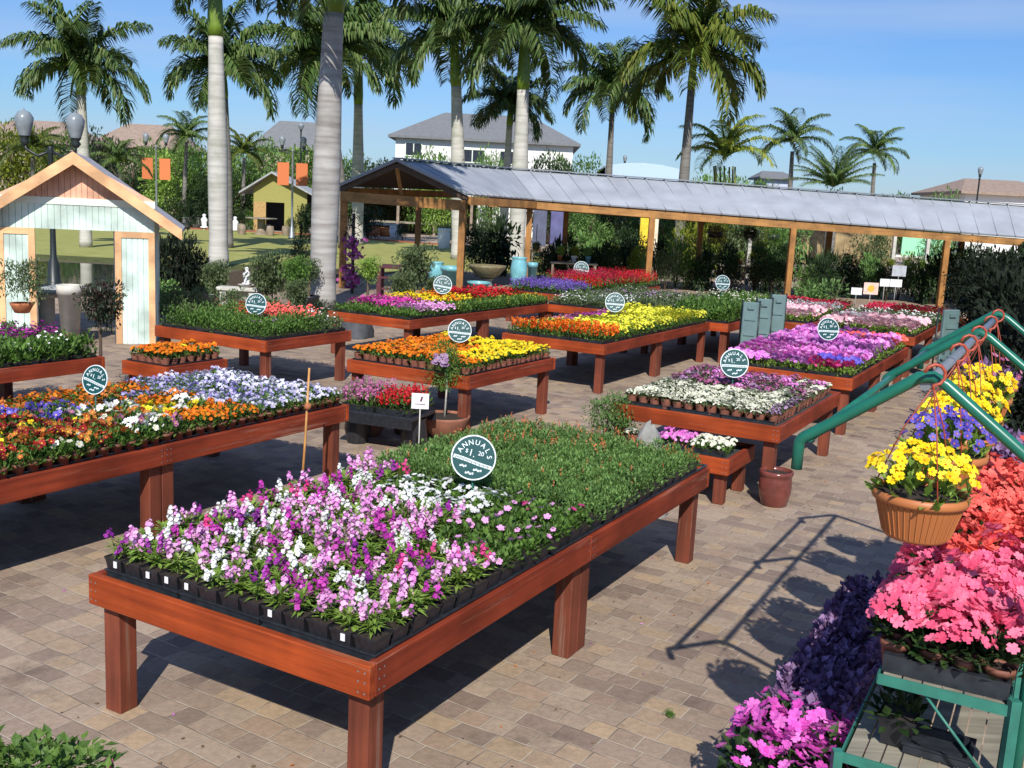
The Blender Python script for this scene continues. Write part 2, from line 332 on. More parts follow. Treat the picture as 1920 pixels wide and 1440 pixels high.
def two_tone(name, a, b_, scale, rough=.9, bump=.3, detail=8):
    m, n, l, b = nmat(name); t = n.new('ShaderNodeTexCoord')
    z = n.new('ShaderNodeTexNoise'); z.inputs['Scale'].default_value = scale; z.inputs['Detail'].default_value = detail; z.inputs['Roughness'].default_value = .7
    l.new(t.outputs['Object'], z.inputs['Vector']); r = n.new('ShaderNodeValToRGB'); r.color_ramp.elements[0].position = .32; r.color_ramp.elements[1].position = .7
    r.color_ramp.elements[0].color = c4(a); r.color_ramp.elements[1].color = c4(b_); l.new(z.outputs[0], r.inputs[0]); l.new(r.outputs[0], b.inputs['Base Color'])
    b.inputs['Roughness'].default_value = rough; b.inputs['Specular IOR Level'].default_value = .2
    bp = n.new('ShaderNodeBump'); bp.inputs['Strength'].default_value = bump; bp.inputs['Distance'].default_value = .05; l.new(z.outputs[0], bp.inputs['Height']); l.new(bp.outputs[0], b.inputs['Normal'])
    return m
struct('ground', poly([(-900, -60), (900, -60), (900, 1500), (-900, 1500)], -.06, 'ground', two_tone('earth', (.07, .065, .035), (.15, .12, .07), .5)))
struct('paving', poly([(-12, -6), (16, -6), (30, 37), (-3.5, 37), (-6.5, 21.5), (-12, 21.5)], 0, 'paving', paver_mat()))
struct('mulch', poly([(-8.7, 21.5), (-6.5, 21.5), (-3.5, 34.4), (-8.7, 34.4)], -.012, 'mulch', two_tone('mulch', (.04, .026, .014), (.12, .085, .05), 9)))
LAWN = two_tone('lawn grass', (.25, .265, .065), (.38, .37, .125), 1.2)
struct('lawn', poly([(-40, 34.4), (1.2, 34.4), (1.2, 58), (-6, 61), (-14, 66), (-40, 66)], -.004, 'lawn', LAWN))
bank = MB(); bank.add([(-40, 31.4, -.10), (-8.7, 31.4, -.10), (-8.7, 34.4, -.003), (-40, 34.4, -.003)], [(0, 1, 2, 3)])
struct('lake_bank', bank.mesh('lake_bank', two_tone('bank grass', (.05, .06, .018), (.13, .14, .04), 2.5)))
m_, n_, l_, b_ = nmat('lake water'); b_.inputs['Base Color'].default_value = (.03, .04, .03, 1); b_.inputs['Roughness'].default_value = .04
z_ = n_.new('ShaderNodeTexNoise'); z_.inputs['Scale'].default_value = 2.2; bp_ = n_.new('ShaderNodeBump'); bp_.inputs['Strength'].default_value = .05; l_.new(z_.outputs[0], bp_.inputs['Height']); l_.new(bp_.outputs[0], b_.inputs['Normal'])
struct('lake', poly([(-40, 23), (-9.0, 23), (-9.0, 31.9), (-40, 31.9)], -.05, 'lake', m_))
struct('terrace', poly([(-45, 66), (-14, 66), (-6, 61), (1.2, 58), (1.2, 37.2), (60, 37.2), (60, 95), (-45, 95)], -.008, 'terrace', two_tone('terrace paving', (.30, .22, .17), (.46, .38, .30), .9)))
kb = MB(); kb.beam((-40, 66, .03), (-14, 66, .03), .25, .12); kb.beam((-14, 66, .03), (-6, 61, .03), .25, .12); kb.beam((-6, 61, .03), (1.2, 58, .03), .25, .12)
struct('kerb', kb.mesh('kerb', plain('red brick kerb', (.28, .09, .05), .8)))
# ------------------------------------------------------------------ benches
def bench(key, B, W, L, label, h=.65, rim=.135, lw=.098, joint=True, legs=None):
    """sales bench: local x = EU (short, away from the corner), y = EV (long)"""
    t = thing('display_bench', label, 'bench', (B[0], B[1], 0), 0, 'red timber display benches')
    t.rotation_euler = (0, 0, YAW-R(90))           # local y -> EV, local x -> -EU
    # local x runs from -W (far side) to 0
    tk = .038
    nseg = max(1, round(L/1.9)) if joint else 1
    b = MB(); b.cbox(-W, 0, 0, tk, h-rim, h, .004)
    for x in (-.02, -.05, -W+.02, -W+.05):
        for zz in (h-.03, h-rim*.5, h-rim+.025): b.add([(x+.0045*math.cos(a), -.0012, zz+.0045*math.sin(a)) for a in (0, 1.05, 2.09, 3.14, 4.19, 5.24)], [(0, 1, 2, 3, 4, 5)], 1)
    part('front_rail', b, [M_STAIN, M_GALV], t)
    b = MB(); b.cbox(-W, 0, L-tk, L, h-rim, h, .004); part('end_rail', b, M_STAIN, t)
    for i in range(nseg):
        y0 = tk+.001 + (L-2*tk-.002)*i/nseg; y1 = tk+.001 + (L-2*tk-.002)*(i+1)/nseg - (.004 if i < nseg-1 else 0)
        b = MB(); b.cbox(-tk, 0, y0, y1, h-rim, h, .004)
        for y in (y0+.02, y0+.05, y1-.02):
            for zz in (h-.03, h-rim*.5, h-rim+.025): b.add([(.0012, y+.0045*math.cos(a), zz+.0045*math.sin(a)) for a in (0, 1.05, 2.09, 3.14, 4.19, 5.24)], [(0, 1, 2, 3, 4, 5)], 1)
        part('side_rail', b, [M_STAIN_SHADE, M_GALV], t)
        b = MB(); b.cbox(-W, -W+tk, y0, y1, h-rim, h, .004); part('side_rail', b, M_STAIN_SHADE, t)
    b = MB(); b.box(-W+tk+.002, -tk-.002, tk+.003, L-tk-.003, h-.05, h-.022); part('deck', b, plain('bench liner', (.045, .052, .055), .7, var=.3, scale=6), t)
    ys = [.06]
    for i in range(1, nseg): ys += [L*i/nseg-lw-.004, L*i/nseg+.004]
    ys.append(L-.06-lw)
    for y in ys:
        for x in (-.045-lw, -W+.02):
            b = MB(); b.cbox(x, x+lw, y, y+lw, 0, h-rim+ (.06 if False else -.001), .005); part('leg', b, M_LEG, t)
    return t
def tp(B, u, v, z): return Vector((B[0], B[1], z)) + EU*u + EV*v
def benchB(px, py, h=.65): p = P(px, py, h); return (p.x, p.y)
B1, B2, B3, B4 = benchB(693, 1251), benchB(655, 759), benchB(877, 707), benchB(1133, 647)
B5, B6, B7, B8, B9 = benchB(1463, 802), benchB(1599, 711), benchB(768, 601), benchB(1069, 555), benchB(497, 640)
B4b, B6b = benchB(1365, 608), benchB(1716, 633)
W = 1.52
bench('T1', B1, 1.535, 3.71, 'large red timber bench nearest the camera, full of stock and green salvia')
L2 = 5.7; B2o = tp(B2, 0, -L2, 0)
bench('T2', B2o, W, L2, 'long red timber bench of mixed violas and pansies in front of the mint kiosk')
bench('T3', B3, W, 1.88, 'square red timber bench carrying orange and yellow marigolds')
bench('T4', B4, W, 4.1, 'long red timber bench with orange snapdragons and lemon yellow flowers')
bench('T4b', B4b, W, 3.8, 'red timber bench of tall leafy plants beyond the lemon yellow flowers')
bench('T5', B5, W, 2.25, 'red timber bench of white alyssum beside the green pipe rack')
bench('T6', B6, W, 3.8, 'red timber bench overflowing with lilac pink petunias')
bench('T6b', B6b, W, 4.6, 'red timber bench of pale pink flowers beyond the petunia bench')
bench('T7', B7, W, 4.4, 'red timber bench of magenta, yellow and red flowers beside the tall palm trunk')
bench('T8', B8, W, 4.8, 'farthest red timber bench, purple and crimson flowers by the teal pots')
bench('T9', B9, 1.85, 1.58, 'red timber bench of trailing green plants beside the mint kiosk')
A10 = P(228, 675, .65); B10 = A10 - EU*.62
bench('T10', (B10.x, B10.y), .62, .8, 'red timber bench of small orange marigolds between kiosk and violas')
p = P(197, 669, .65); B11 = tp((p.x, p.y), 0, -3.8, 0)
bench('T11', B11, W, 3.8, 'red timber bench of green and magenta plants right below the kiosk opening')
p = P(1367, 863, .40); B12 = (p.x, p.y)
bench('T12', B12, .74, .72, 'small low red bench tucked behind the far end of the nearest bench', h=.40, lw=.09, joint=False)
# ------------------------------------------------------------------ plants
NEAR = {}
def pot_mesh(kind):
    if kind in NEAR: return NEAR[kind]
    b = MB()
    if kind == 'square':          # black square nursery pot, .105 wide
        for (z0, z1, a0, a1) in ((0, .078, .038, .049), (.078, .09, .0515, .0525)):
            b.add([(-a0,-a0,z0),(a0,-a0,z0),(a0,a0,z0),(-a0,a0,z0),(-a1,-a1,z1),(a1,-a1,z1),(a1,a1,z1),(-a1,a1,z1)], [(0,3,2,1),(0,1,5,4),(1,2,6,5),(2,3,7,6),(3,0,4,7)] + ([] if z0 else [(4,5,6,7)]))
        a = .047; b.add([(-a,-a,.084),(a,-a,.084),(a,a,.084),(-a,a,.084)], [(0,1,2,3)], 1)
        me = b.mesh('pot', [M_BLACK, M_SOIL])
    elif kind == 'clay':          # small clay coloured pot .09
        b.lathe([(0, 0), (.033, 0), (.042, .06), (.046, .06), (.047, .078), (.041, .078), (.040, .07)], 10); b.lathe([(.041, .07), (0, .07)], 10, 1)
        me = b.mesh('pot', [M_POTRED, M_SOIL])
    NEAR[kind] = me; return me
def dome(rg, r, h, z0):           # random point in a dome-shaped canopy, biased to its surface
    while True:
        x, y, z = rg.uniform(-1,1), rg.uniform(-1,1), rg.uniform(0,1)
        q = x*x+y*y+z*z
        if .35 < q < 1: return Vector((x*r, y*r, z0+z*h)), Vector((x, y, z+.35)).normalized()
def foliage(rg, r, h, z0, n, L, w, spread=.5, up=.3, mb=None, mi=0):
    b = mb or MB()
    for i in range(n):
        p, d = dome(rg, r, h, z0)
        d = (d + Vector((rg.uniform(-1,1), rg.uniform(-1,1), rg.uniform(-.6,1)))*spread + Vector((0,0,up))).normalized()
        s = rg.uniform(.7, 1.25); b.leaf(p-d*L*.4, d, Vector((rg.uniform(-.4,.4), rg.uniform(-.4,.4), 1)), L*s, w*s, mi, .12, rg.uniform(0,.7))
    return b
def blooms(rg, r, h, z0, n, size, style='flower', k=5, mb=None, mi=0, up=.7, ci=None, pts=None):
    b = mb or MB()
    for i in range(n):
        for tr in range(6):
            a = rg.random()*6.283; q = math.sqrt(rg.random()); x, y = q*math.cos(a), q*math.sin(a)
            p = Vector((x*r, y*r, z0 + h*math.sqrt(max(.05, 1-.8*q*q)) + rg.uniform(-.12,.1)*h))
            if pts is None or all((p-o).length > size*1.05 for o in pts): break
        if pts is not None: pts.append(p)
        nn = Vector((x*.6+rg.uniform(-.4,.4), y*.6+rg.uniform(-.4,.4)-.45, up+.2)); s = size*rg.uniform(.8,1.15)
        if style == 'flower': b.flower(p, nn, s, k, mi, rg.uniform(.05,.4), rg.random()*6, 1.0, ci)
        elif style == 'pom': b.pom(p, nn, s, mi, rg)
        else: b.dot(p, nn, s, mi, rg)
    return b
def spike(b, rg, base, top, n, size, mi=0, k=4):
    base, top = Vector(base), Vector(top); ax = (top-base)
    for i in range(n):
        t = i/max(1, n-1); a = i*2.4+rg.random(); d = Vector((math.cos(a), math.sin(a), .35+.9*t))
        b.flower(base+ax*t+d*size*(.55-.25*t), d, size*(1.05-.4*t)*rg.uniform(.85,1.1), k, mi, .15, rg.random()*6, 1.05)
SP = {}
def species(name, i):
    """(foliage mesh, blossom mesh) of the i-th variant of a near plant"""
    key = (name, i)
    if key in SP: return SP[key]
    rg = random.Random(sum(map(ord, name))*31+i*977)
    f = MB(); b = MB(); fm = LEAF; bm = None
    if name.startswith('stock'):
        fm = [LEAFB, STEM]; col = name.split()[1]
        for q in range(64):
            a = rg.random()*6.283; el = rg.uniform(.05, 1.25); d = Vector((math.cos(a)*math.cos(el), math.sin(a)*math.cos(el), math.sin(el)))
            f.leaf(Vector((d.x*.012, d.y*.012, .088+rg.uniform(0,.06))), d, Vector((0,0,1)), rg.uniform(.034,.058), rg.uniform(.012,.018), 0, .15, rg.uniform(0,.9))
        for q in range(rg.choice((3,4,4,5))):
            a = rg.random()*6.283; rr = rg.uniform(.0,.03); ht = rg.uniform(.14,.215); ln = rg.uniform(.0,.06)
            p0 = Vector((rr*math.cos(a), rr*math.sin(a), .085)); p1 = Vector(((rr+ln)*math.cos(a), (rr+ln)*math.sin(a), ht))
            f.tube([p0, (p0+p1)/2+Vector((0,0,.01)), p1], [.0028,.0024,.0018], 4, 1, False)
            for w in range(9):
                t = rg.uniform(.15,.7); aa = rg.random()*6.283
                f.leaf(p0.lerp(p1, t), Vector((math.cos(aa), math.sin(aa), .5)), Vector((0,0,1)), rg.uniform(.03,.05), .010, 0, .1, .5)
            spike(b, rg, p0.lerp(p1, rg.uniform(.6,.85)), p1+Vector((0,0,.014)), rg.choice((6,8,10)), .0128)
            for w in range(3): b.flower(p0.lerp(p1, rg.uniform(.5,1))+Vector((rg.uniform(-.02,.02), rg.uniform(-.02,.02), 0)), (rg.uniform(-1,1), rg.uniform(-1,.4), .6), .0128, 4, 0, .15, rg.random()*6)
        bm = PET[col]
    elif name.startswith('low'):     # low bedding plant, few or many open flowers
        _, col, n = name.split(); fm = LEAF
        foliage(rg, .066, .085, .075, 95, .036, .02, .5, .25, f); blooms(rg, .062, .10, .078, int(n), .019, 'flower', 5, b); bm = PET[col]
    elif name.startswith('salvia'):
        fm = [LEAFS, STEM]; n = int(name.split()[1])
        foliage(rg, .075, .125, .07, 250, .023, .0105, .8, .5, f)
        for q in range(9):
            a = rg.random()*6.283; p0 = Vector((.03*math.cos(a), .03*math.sin(a), .09)); p1 = p0+Vector((rg.uniform(-.03,.03), rg.uniform(-.03,.03), rg.uniform(.07,.11)))
            f.tube([p0, p1], [.002,.0012], 3, 1, False)
        for q in range(n):
            a = rg.random()*6.283; rr = .06*math.sqrt(rg.random()); p = Vector((rr*math.cos(a), rr*math.sin(a), .165+rg.uniform(0,.03)))
            for w in range(4): b.dot(p+Vector((rg.uniform(-.004,.004), rg.uniform(-.004,.004), w*.009)), (rg.uniform(-1,1), rg.uniform(-1,.3), .5), .0062, 0, rg)
        bm = petal('salvia', (190, 95, 50), (205, 120, 75), (185, 120, 90)) if n else None
    elif name.startswith('viola'):
        _, col, n = name.split(); fm = LEAF; ci = None
        foliage(rg, .062, .085, .06, 85, .032, .017, .6, .3, f); blooms(rg, .058, .075, .085, int(n), .0138, 'flower', 5, b, 0, .45, 1, []); bm = [PET[col], PET['yellow' if col not in ('orange', 'rust', 'yellow') else 'rust']]
    elif name.startswith('pansy'):
        _, col, n = name.split(); fm = LEAF
        foliage(rg, .068, .10, .06, 100, .04, .022, .6, .3, f); blooms(rg, .055, .07, .10, int(n)+2, .0225, 'flower', 5, b, 0, .35, 1, []); bm = [PET[col], PET['yellow' if col != 'yellow' else 'darkred']]
    elif name.startswith('impatiens'):
        _, col, n = name.split(); fm = leafy('impatiens leaf', [(.015, .04, .012), (.035, .075, .02), (.06, .11, .03)])
        foliage(rg, .085, .15, .06, 85, .05, .026, .6, .0, f); blooms(rg, .09, .15, .085, int(n), .0195, 'flower', 5, b, 0, .45, None, []); bm = PET[col]
    elif name.startswith('darkleaf'):
        fm = LEAFP; foliage(rg, .09, .17, .06, 230, .034, .024, .8, .2, f); bm = None
    me = (f.mesh('foliage', fm), b.mesh('blossom', bm) if bm is not None and b.v else None)
    SP[key] = me; return me
LABEL_TAG = MB(); LABEL_TAG.box(-.010, .010, -.0012, .0012, 0, .028); LABEL_TAG = LABEL_TAG.mesh('plant_label', M_WHITE)
def potted(name, spec, pos, pot, label, cat, group, rz=None, variants=4, tagside=None, sc=1.0, tilt=0):
    rz = rnd.random()*6.283 if rz is None else rz
    t = thing(name, label, cat, pos, 0, group, sc)
    ob('pot', pot_mesh(pot), t, rz=YAW if pot == 'square' else rz)
    fo, bl = species(spec, rnd.randrange(variants))
    s = rnd.uniform(.88, 1.12)
    a = ob('foliage', fo, t, rz=rz, sc=(s, s, rnd.uniform(.9, 1.12)))
    if bl: ob('blossom', bl, t, rz=rz, sc=a.scale[:])
    if tagside:
        d = -EV if tagside == 'v' else -EU
        o = ob('plant_label', LABEL_TAG, t, loc=d*.0545+Vector((0,0,.052))+ (EU if tagside == 'v' else EV)*rnd.uniform(-.03,.03), rz=(YAW-R(90) if tagside == 'v' else YAW))
    return t
SMALL = {}
def small(name, spec, pos, label, cat, group, variants=5, sc=1.0):
    """small pot drawn as one mesh (too far to show its parts)"""
    i = rnd.randrange(variants); key = (spec, i)
    if key not in SMALL:
        rg = random.Random(sum(map(ord, spec))*17+i*331); b = MB(); kind, col, n, hgt = spec.split(); n = int(n); hgt = float(hgt)
        b.lathe([(.031, 0), (.046, .075), (.046, .08)], 8, 0, smooth=True); b.lathe([(.044, .07), (0, .07)], 8, 1)
        lf = {'marigold': LEAF, 'alyssum': LEAFG, 'tuft': LEAF, 'grey': LEAFG}[kind]
        foliage(rg, .055, hgt, .065, 46, .036, .017, .6, .3, b, 2)
        if kind == 'marigold': blooms(rg, .05, hgt*.9, .085, n, .0175, 'pom', mb=b, mi=3)
        else: blooms(rg, .055, hgt, .075, n, .012 if kind == 'alyssum' else .016, 'dot', mb=b, mi=3)
        SMALL[key] = b.mesh(name, [M_POTRED, M_SOIL, lf, PET[col]])
    o = ob(name, SMALL[key], None, pos, rnd.random()*6.283, sc*rnd.uniform(.9,1.1))
    return tag(o, label, cat, group)
def tray(pos, sx, sy, label, group, h=.035):
    key = ('tray', round(sx, 3), round(sy, 3))
    if key not in NEAR:
        b = MB(); t = .008
        a, c = sx/2, sy/2
        b.box(-a, a, -c, c, 0, .006); b.box(-a, -a+t, -c, c, .006, h); b.box(a-t, a, -c, c, .006, h); b.box(-a+t, a-t, -c, -c+t, .006, h); b.box(-a+t, a-t, c-t, c, .006, h)
        for (x0, x1, y0, y1) in ((-a-.007, a+.007, -c-.007, -c), (-a-.007, a+.007, c, c+.007), (-a-.007, -a, -c, c), (a, a+.007, -c, c)): b.box(x0, x1, y0, y1, h-.004, h+.001)
        NEAR[key] = b.mesh('nursery_tray', M_TRAY)
    return tag(ob('nursery_tray', NEAR[key], None, pos, YAW-R(90)), label, 'tray', group)
ZD = .65-.021       # top of a bench deck
# --- T1
sp = .1145; NU = 13
u0 = (1.51-NU*sp)/2+sp/2+.006; v0 = .112
tl = 'black plastic plant tray on the nearest bench'; tg = 'trays on the nearest bench'
for i in range(3):
    for j in range(8):
        n1 = (5, 4, 4)[i]; us = u0+sum((5, 4, 4)[:i])*sp-sp/2; vs = v0-sp/2+j*4*sp
        tray(tp(B1, us+n1*sp/2, vs+2*sp, ZD), n1*sp-.02, 4*sp-.02, tl, tg)
random.seed(3)
for j in range(32):
    v = v0+j*sp + (.06 if j > 15 else 0)
    if v > 3.6: break
    for i in range(NU):
        u = u0+i*sp
        pos = tp(B1, u+rnd.uniform(-.006,.006), v+rnd.uniform(-.006,.006), ZD+.006)
        ts = 'v' if j == 0 and rnd.random() < .5 else None
        pot = 'square'
        if j <= 15:
            # white patch and low green corner near the salvia
            if v > 1.30 and .42 < u < 1.12 and v > 1.45: spec, nm, lb, gp = 'low white 9', 'petunia_pot', 'low white petunia in a black pot beside the green salvia', 'white petunia pots on the nearest bench'
            elif v > 1.0 and u < .45: spec, nm, lb, gp = ('low pink 1' if rnd.random() < .5 else 'low pink 2') if rnd.random() < .75 else 'low hotpink 3', 'petunia_pot', 'low green petunia, few pink flowers, on the right edge of the nearest bench', 'green petunia pots on the nearest bench'
            else:
                q = rnd.random(); far = v > .95
                col = 'pink' if q < .42 else 'magenta' if q < .64 else 'violet' if q < .74 else 'white' if q < .93 else 'hotpink'
                word = {'pink': 'pale pink', 'magenta': 'magenta purple', 'violet': 'deep violet', 'white': 'white', 'hotpink': 'hot pink'}[col]
                spec, nm, lb, gp = 'stock '+col, 'stock_pot', f'stock plant with {word} flower spikes in a black pot on the nearest bench', f'{word} stock pots on the nearest bench'
            potted(nm, spec, pos, pot, lb, 'potted flower', gp, variants=5, tagside=ts)
        else:
            ex = 0
            if j > 30: continue
            k = 3 if (v > 2.7 and (u > .5 or v > 3.3) and rnd.random() < .6) else 1 if rnd.random() < .25 else 0
            potted('salvia_pot', f'salvia {k}', pos, pot, 'leafy green salvia with small orange spikes on the nearest bench' if k > 1 else 'leafy green salvia with hardly a flower on the nearest bench', 'potted plant', 'flowering salvia pots' if k > 1 else 'green salvia pots', variants=4, tagside='w' if False else None)
# --- T2: violas and pansies in clay pots. v measured from the far end (negative toward the camera's left)
sp2 = .098; nu = 15
tl = 'black plastic tray under violas on the long left bench'; tg = 'trays on the long viola bench'
for i in range(3):
    for j in range(14): tray(tp(B2, .04+.24+i*.48, -.06-.19-j*.40, ZD), .465, .385, tl, tg)
def t2spec(u, v):
    d = -v; q = rnd.random(); L_ = 'lavender' if q < .5 else 'palelav'
    if d < .42: return 'palelav'
    if u > 1.15: return L_ if d < 1.0 else ('rust' if q < .6 else 'orange')
    if u > .9: return L_ if d < 1.15 else 'lavender' if d < 1.4 else ('orange' if q < .55 else 'rust') if d < 1.85 else ('pblue' if q < .8 else 'pplum') if d < 2.4 else ('prust' if q < .5 else 'pred')
    if u > .62: return ('lavender' if q < .7 else 'palelav') if d < 1.0 else 'orange' if d < 1.5 else ('pwhite' if q < .35 else 'pgreen' if q < .6 else 'orange') if d < 1.9 else ('pblue' if q < .4 else 'pplum' if q < .6 else 'pgreen') if d < 2.3 else ('pred' if q < .4 else 'prust' if q < .75 else 'pyellow')
    if u > .36: return L_ if d < 1.1 else ('pwhite' if q < .35 else 'pyellow' if q < .55 else 'orange') if d < 1.75 else ('pgreen' if q < .5 else 'prust') if d < 2.1 else ('pred' if q < .5 else 'prust' if q < .8 else 'pyellow')
    return 'palelav' if d < 1.0 else 'orange' if d < 1.75 else ('pwhite' if q < .5 else 'pplum' if q < .65 else 'pgreen') if d < 2.1 else ('pred' if q < .4 else 'prust' if q < .85 else 'pgreen')
WD = {'palelav': 'pale lavender', 'lavender': 'lavender blue', 'orange': 'bright orange', 'rust': 'rusty orange'}
PW = {'pwhite': ('white', 'white'), 'pyellow': ('yellow', 'yellow'), 'pblue': ('blue', 'deep blue'), 'pred': ('darkred', 'dark red'), 'prust': ('rust', 'rusty bicolour'), 'pgreen': ('cream', 'sparse cream'), 'pplum': ('plum', 'plum purple')}
for j in range(38):
    v = -.085-j*sp2*1.0
    for i in range(nu):
        u = .075+i*sp2; k = t2spec(u, v); pos = tp(B2, u+rnd.uniform(-.006,.006), v+rnd.uniform(-.006,.006), ZD+.006)
        if k in WD: potted('lavender_viola_pot' if 'lav' in k else 'orange_viola_pot', f'viola {k} {15 if k != "rust" else 9}', pos, 'clay', f'{WD[k]} viola in a small pot on the long viola bench', 'potted flower', f'{WD[k]} viola pots', variants=3)
        else:
            c_, w_ = PW[k]; potted('pansy_pot', f'pansy {c_} {4 if k != "pgreen" else 1}', pos, 'clay', f'{w_} pansy in a small pot on the long viola bench', 'potted flower', f'{w_} pansy pots', variants=3)
# --- T3 marigolds
tl = 'black tray under marigolds on the square bench'; tg = 'trays on the marigold bench'
for i in range(3):
    for j in range(4): tray(tp(B3, .04+.24+i*.48, .05+.22+j*.445, ZD), .465, .43, tl, tg)
for j in range(17):
    for i in range(14):
        u, v = .09+i*.104, .10+j*.104
        t_ = (v-.25) - (u-.35)*.55
        y = t_ > .75+.3*rnd.random() or (u < .42 and v > .35)
        col = 'yellow' if y and rnd.random() < .95 else 'orange' if rnd.random() < .92 else 'rust'
        w_ = {'yellow': 'golden yellow', 'orange': 'orange', 'rust': 'rust brown'}[col]
        small('marigold_pot', f'marigold {col} 10 .075', tp(B3, u+rnd.uniform(-.01,.01), v+rnd.uniform(-.01,.01), ZD+.006), f'{w_} marigold in a small clay pot on the square bench', 'potted flower', f'{w_} marigold pots on the square bench', 5, 1.1)
# --- T5 alyssum
tl = 'black tray under alyssum on its bench'; tg = 'trays on the alyssum bench'
for i in range(3):
    for j in range(4): tray(tp(B5, .08+.235+i*.47, .13+.25+j*.515, ZD), .455, .50, tl, tg)
for j in range(19):
    for i in range(13):
        u, v = .11+i*.106, .17+j*.106
        if v < 1.05: col, hh = 'cream', '.04'
        elif u < .35 and rnd.random() < .6: col, hh = 'cream', '.04'
        else: col, hh = ('plum', '.06') if rnd.random() < .55 else ('mauve', '.05') if rnd.random() < .5 else ('candy', '.06')
        if v < 1.05 and u < .16: col = 'mauve'
        w_ = {'cream': 'white', 'plum': 'plum purple', 'mauve': 'dusty mauve', 'candy': 'candy pink'}[col]
        small('alyssum_pot', f'alyssum {col} {34 if col == "cream" else 24} {hh}', tp(B5, u+rnd.uniform(-.008,.008), v+rnd.uniform(-.008,.008), ZD+.006), f'{w_} alyssum in a small clay pot beside the pipe rack', 'potted flower', f'{w_} alyssum pots', 5, 1.08)
# --- T10 small orange marigolds
B10t = (B10.x, B10.y)
tl = 'black tray under orange marigolds by the kiosk'; tg = 'trays on the small marigold bench'
tray(tp(B10t, .31, .40, ZD), .55, .72, tl, tg)
for j in range(7):
    for i in range(5):
        u, v = .105+i*.103, .085+j*.105
        col = 'orange' if rnd.random() < .88 else 'yellow'
        small('marigold_pot', f'marigold {col} 10 .07', tp(B10t, u, v, ZD+.006), f'{"deep orange" if col == "orange" else "amber"} marigold on the small bench between kiosk and violas', 'potted flower', f'{col} marigold pots by the kiosk', 5, 1.08)
# ------------------------------------------------------------------ flats of bedding plants on the farther benches
FL = {}
def flat_meshes(kind, col, hgt, i, fx, fy):
    key = (kind, col, hgt, i, round(fx, 3), round(fy, 3))
    if key in FL: return FL[key]
    rg = random.Random(sum(map(ord, kind+str(col)))*13+i*71); f = MB(); b = MB(); nx, ny = max(2, round(fx/.105)), max(2, round(fy/.105))
    lf = {'sal': LEAFS, 'pet': LEAFB, 'green': LEAF, 'grey': LEAFG, 'leafy': LEAF, 'dark': LEAFD}.get(kind, LEAF)
    for x in range(nx):
        for y in range(ny):
            cx, cy = (x+.5)/nx*fx-fx/2, (y+.5)/ny*fy-fy/2
            ff = MB(); bb = MB(); h = hgt*rg.uniform(.75, 1.15)
            nl = 34 if kind not in ('green', 'leafy', 'grey') else 48
            foliage(rg, .068, h, .03, nl, .045 if kind != 'leafy' else .07, .02 if kind != 'leafy' else .028, .7, .35, ff)
            if col:
                if kind == 'snap':
                    for q in range(5):
                        a = rg.random()*6.28; px, py = .045*math.cos(a), .045*math.sin(a); z0 = .03+h*.55
                        for w in range(6): bb.dot((px+rg.uniform(-.008,.008), py+rg.uniform(-.008,.008), z0+w*h*.13), (rg.uniform(-1,1), rg.uniform(-1.2,.6), .5), .018-.0014*w, 0, rg)
                elif kind == 'pet': blooms(rg, .072, h, .06, 9, .030, 'flower', 5, bb, 0, .4)
                elif kind in ('green', 'leafy', 'grey'): blooms(rg, .065, h, .055, rg.choice((0, 1, 2, 4)), .015, 'dot', mb=bb)
                else: blooms(rg, .068, h, .055, 15, .0185, 'dot', mb=bb)
            for (src, dst) in ((ff, f), (bb, b)):
                o = len(dst.v); dst.v += [(vx+cx, vy+cy, vz) for vx, vy, vz in src.v]; dst.f += [tuple(o+k for k in q) for q in src.f]; dst.m += src.m; dst.sm += src.sm
    t = MB(); a, c = fx/2-.008, fy/2-.008
    t.add([(-a*.96,-c*.96,0),(a*.96,-c*.96,0),(a*.96,c*.96,0),(-a*.96,c*.96,0),(-a,-c,.055),(a,-c,.055),(a,c,.055),(-a,c,.055)], [(0,1,5,4),(1,2,6,5),(2,3,7,6),(3,0,4,7)])
    t.add([(-a,-c,.048),(a,-c,.048),(a,c,.048),(-a,c,.048)], [(0,1,2,3)], 1)
    FL[key] = (t.mesh('tray', [M_TRAY, M_SOIL]), f.mesh('foliage', lf), b.mesh('blossom', PET[col]) if col and b.v else None)
    return FL[key]
def fill(B, Wd, L, where, pick, nu=3, dv=.30, u0=.05, v0=.05):
    fx = (Wd-2*u0)/nu; n = int((L-2*v0)/dv); fy = (L-2*v0)/n
    for j in range(n):
        for i in range(nu):
            u, v = u0+(i+.5)*fx, v0+(j+.5)*fy; kind, col, hgt, word = pick(u, v)
            t = thing('flower_flat', f'flat of {word} {where}', 'flower flat', tp(B, u, v, ZD+.002), YAW-R(90), f'flats of {word} {where}')
            me = flat_meshes(kind, col, hgt, rnd.randrange(3), fx, fy)
            flip = 0 if rnd.random() < .5 else math.pi
            for nm, m in zip(('tray', 'foliage', 'blossom'), me):
                if m: ob(nm, m, t, rz=flip)
def pick4(u, v):
    if v < .42: return ('snap', 'flame', .17, 'orange snapdragons')
    if v < .75 and u < 1.05: return ('snap', 'flame' if u < .5 or rnd.random() < .3 else 'orange', .17, 'orange snapdragons')
    if v < 1.15 and u > 1: return ('leafy', 'lemon', .12, 'sparse lemon flowers')
    if u < .95 or v > 3.2: return ('bed', 'lemon', .16, 'lemon yellow flowers')
    return ('bed', 'plum' if rnd.random() < .5 else 'magenta', .11, 'purple flowers')
fill(B4, W, 4.1, 'on the snapdragon bench', pick4)
def pick4b(u, v):
    if u > 1.0: return ('grey', 'cream', .28, 'pale silvery plants')
    return ('leafy', 'cream' if v > 1 else None, .30, 'tall leafy green plants')
fill(B4b, W, 3.8, 'beyond the lemon flowers', pick4b, 3, .42)
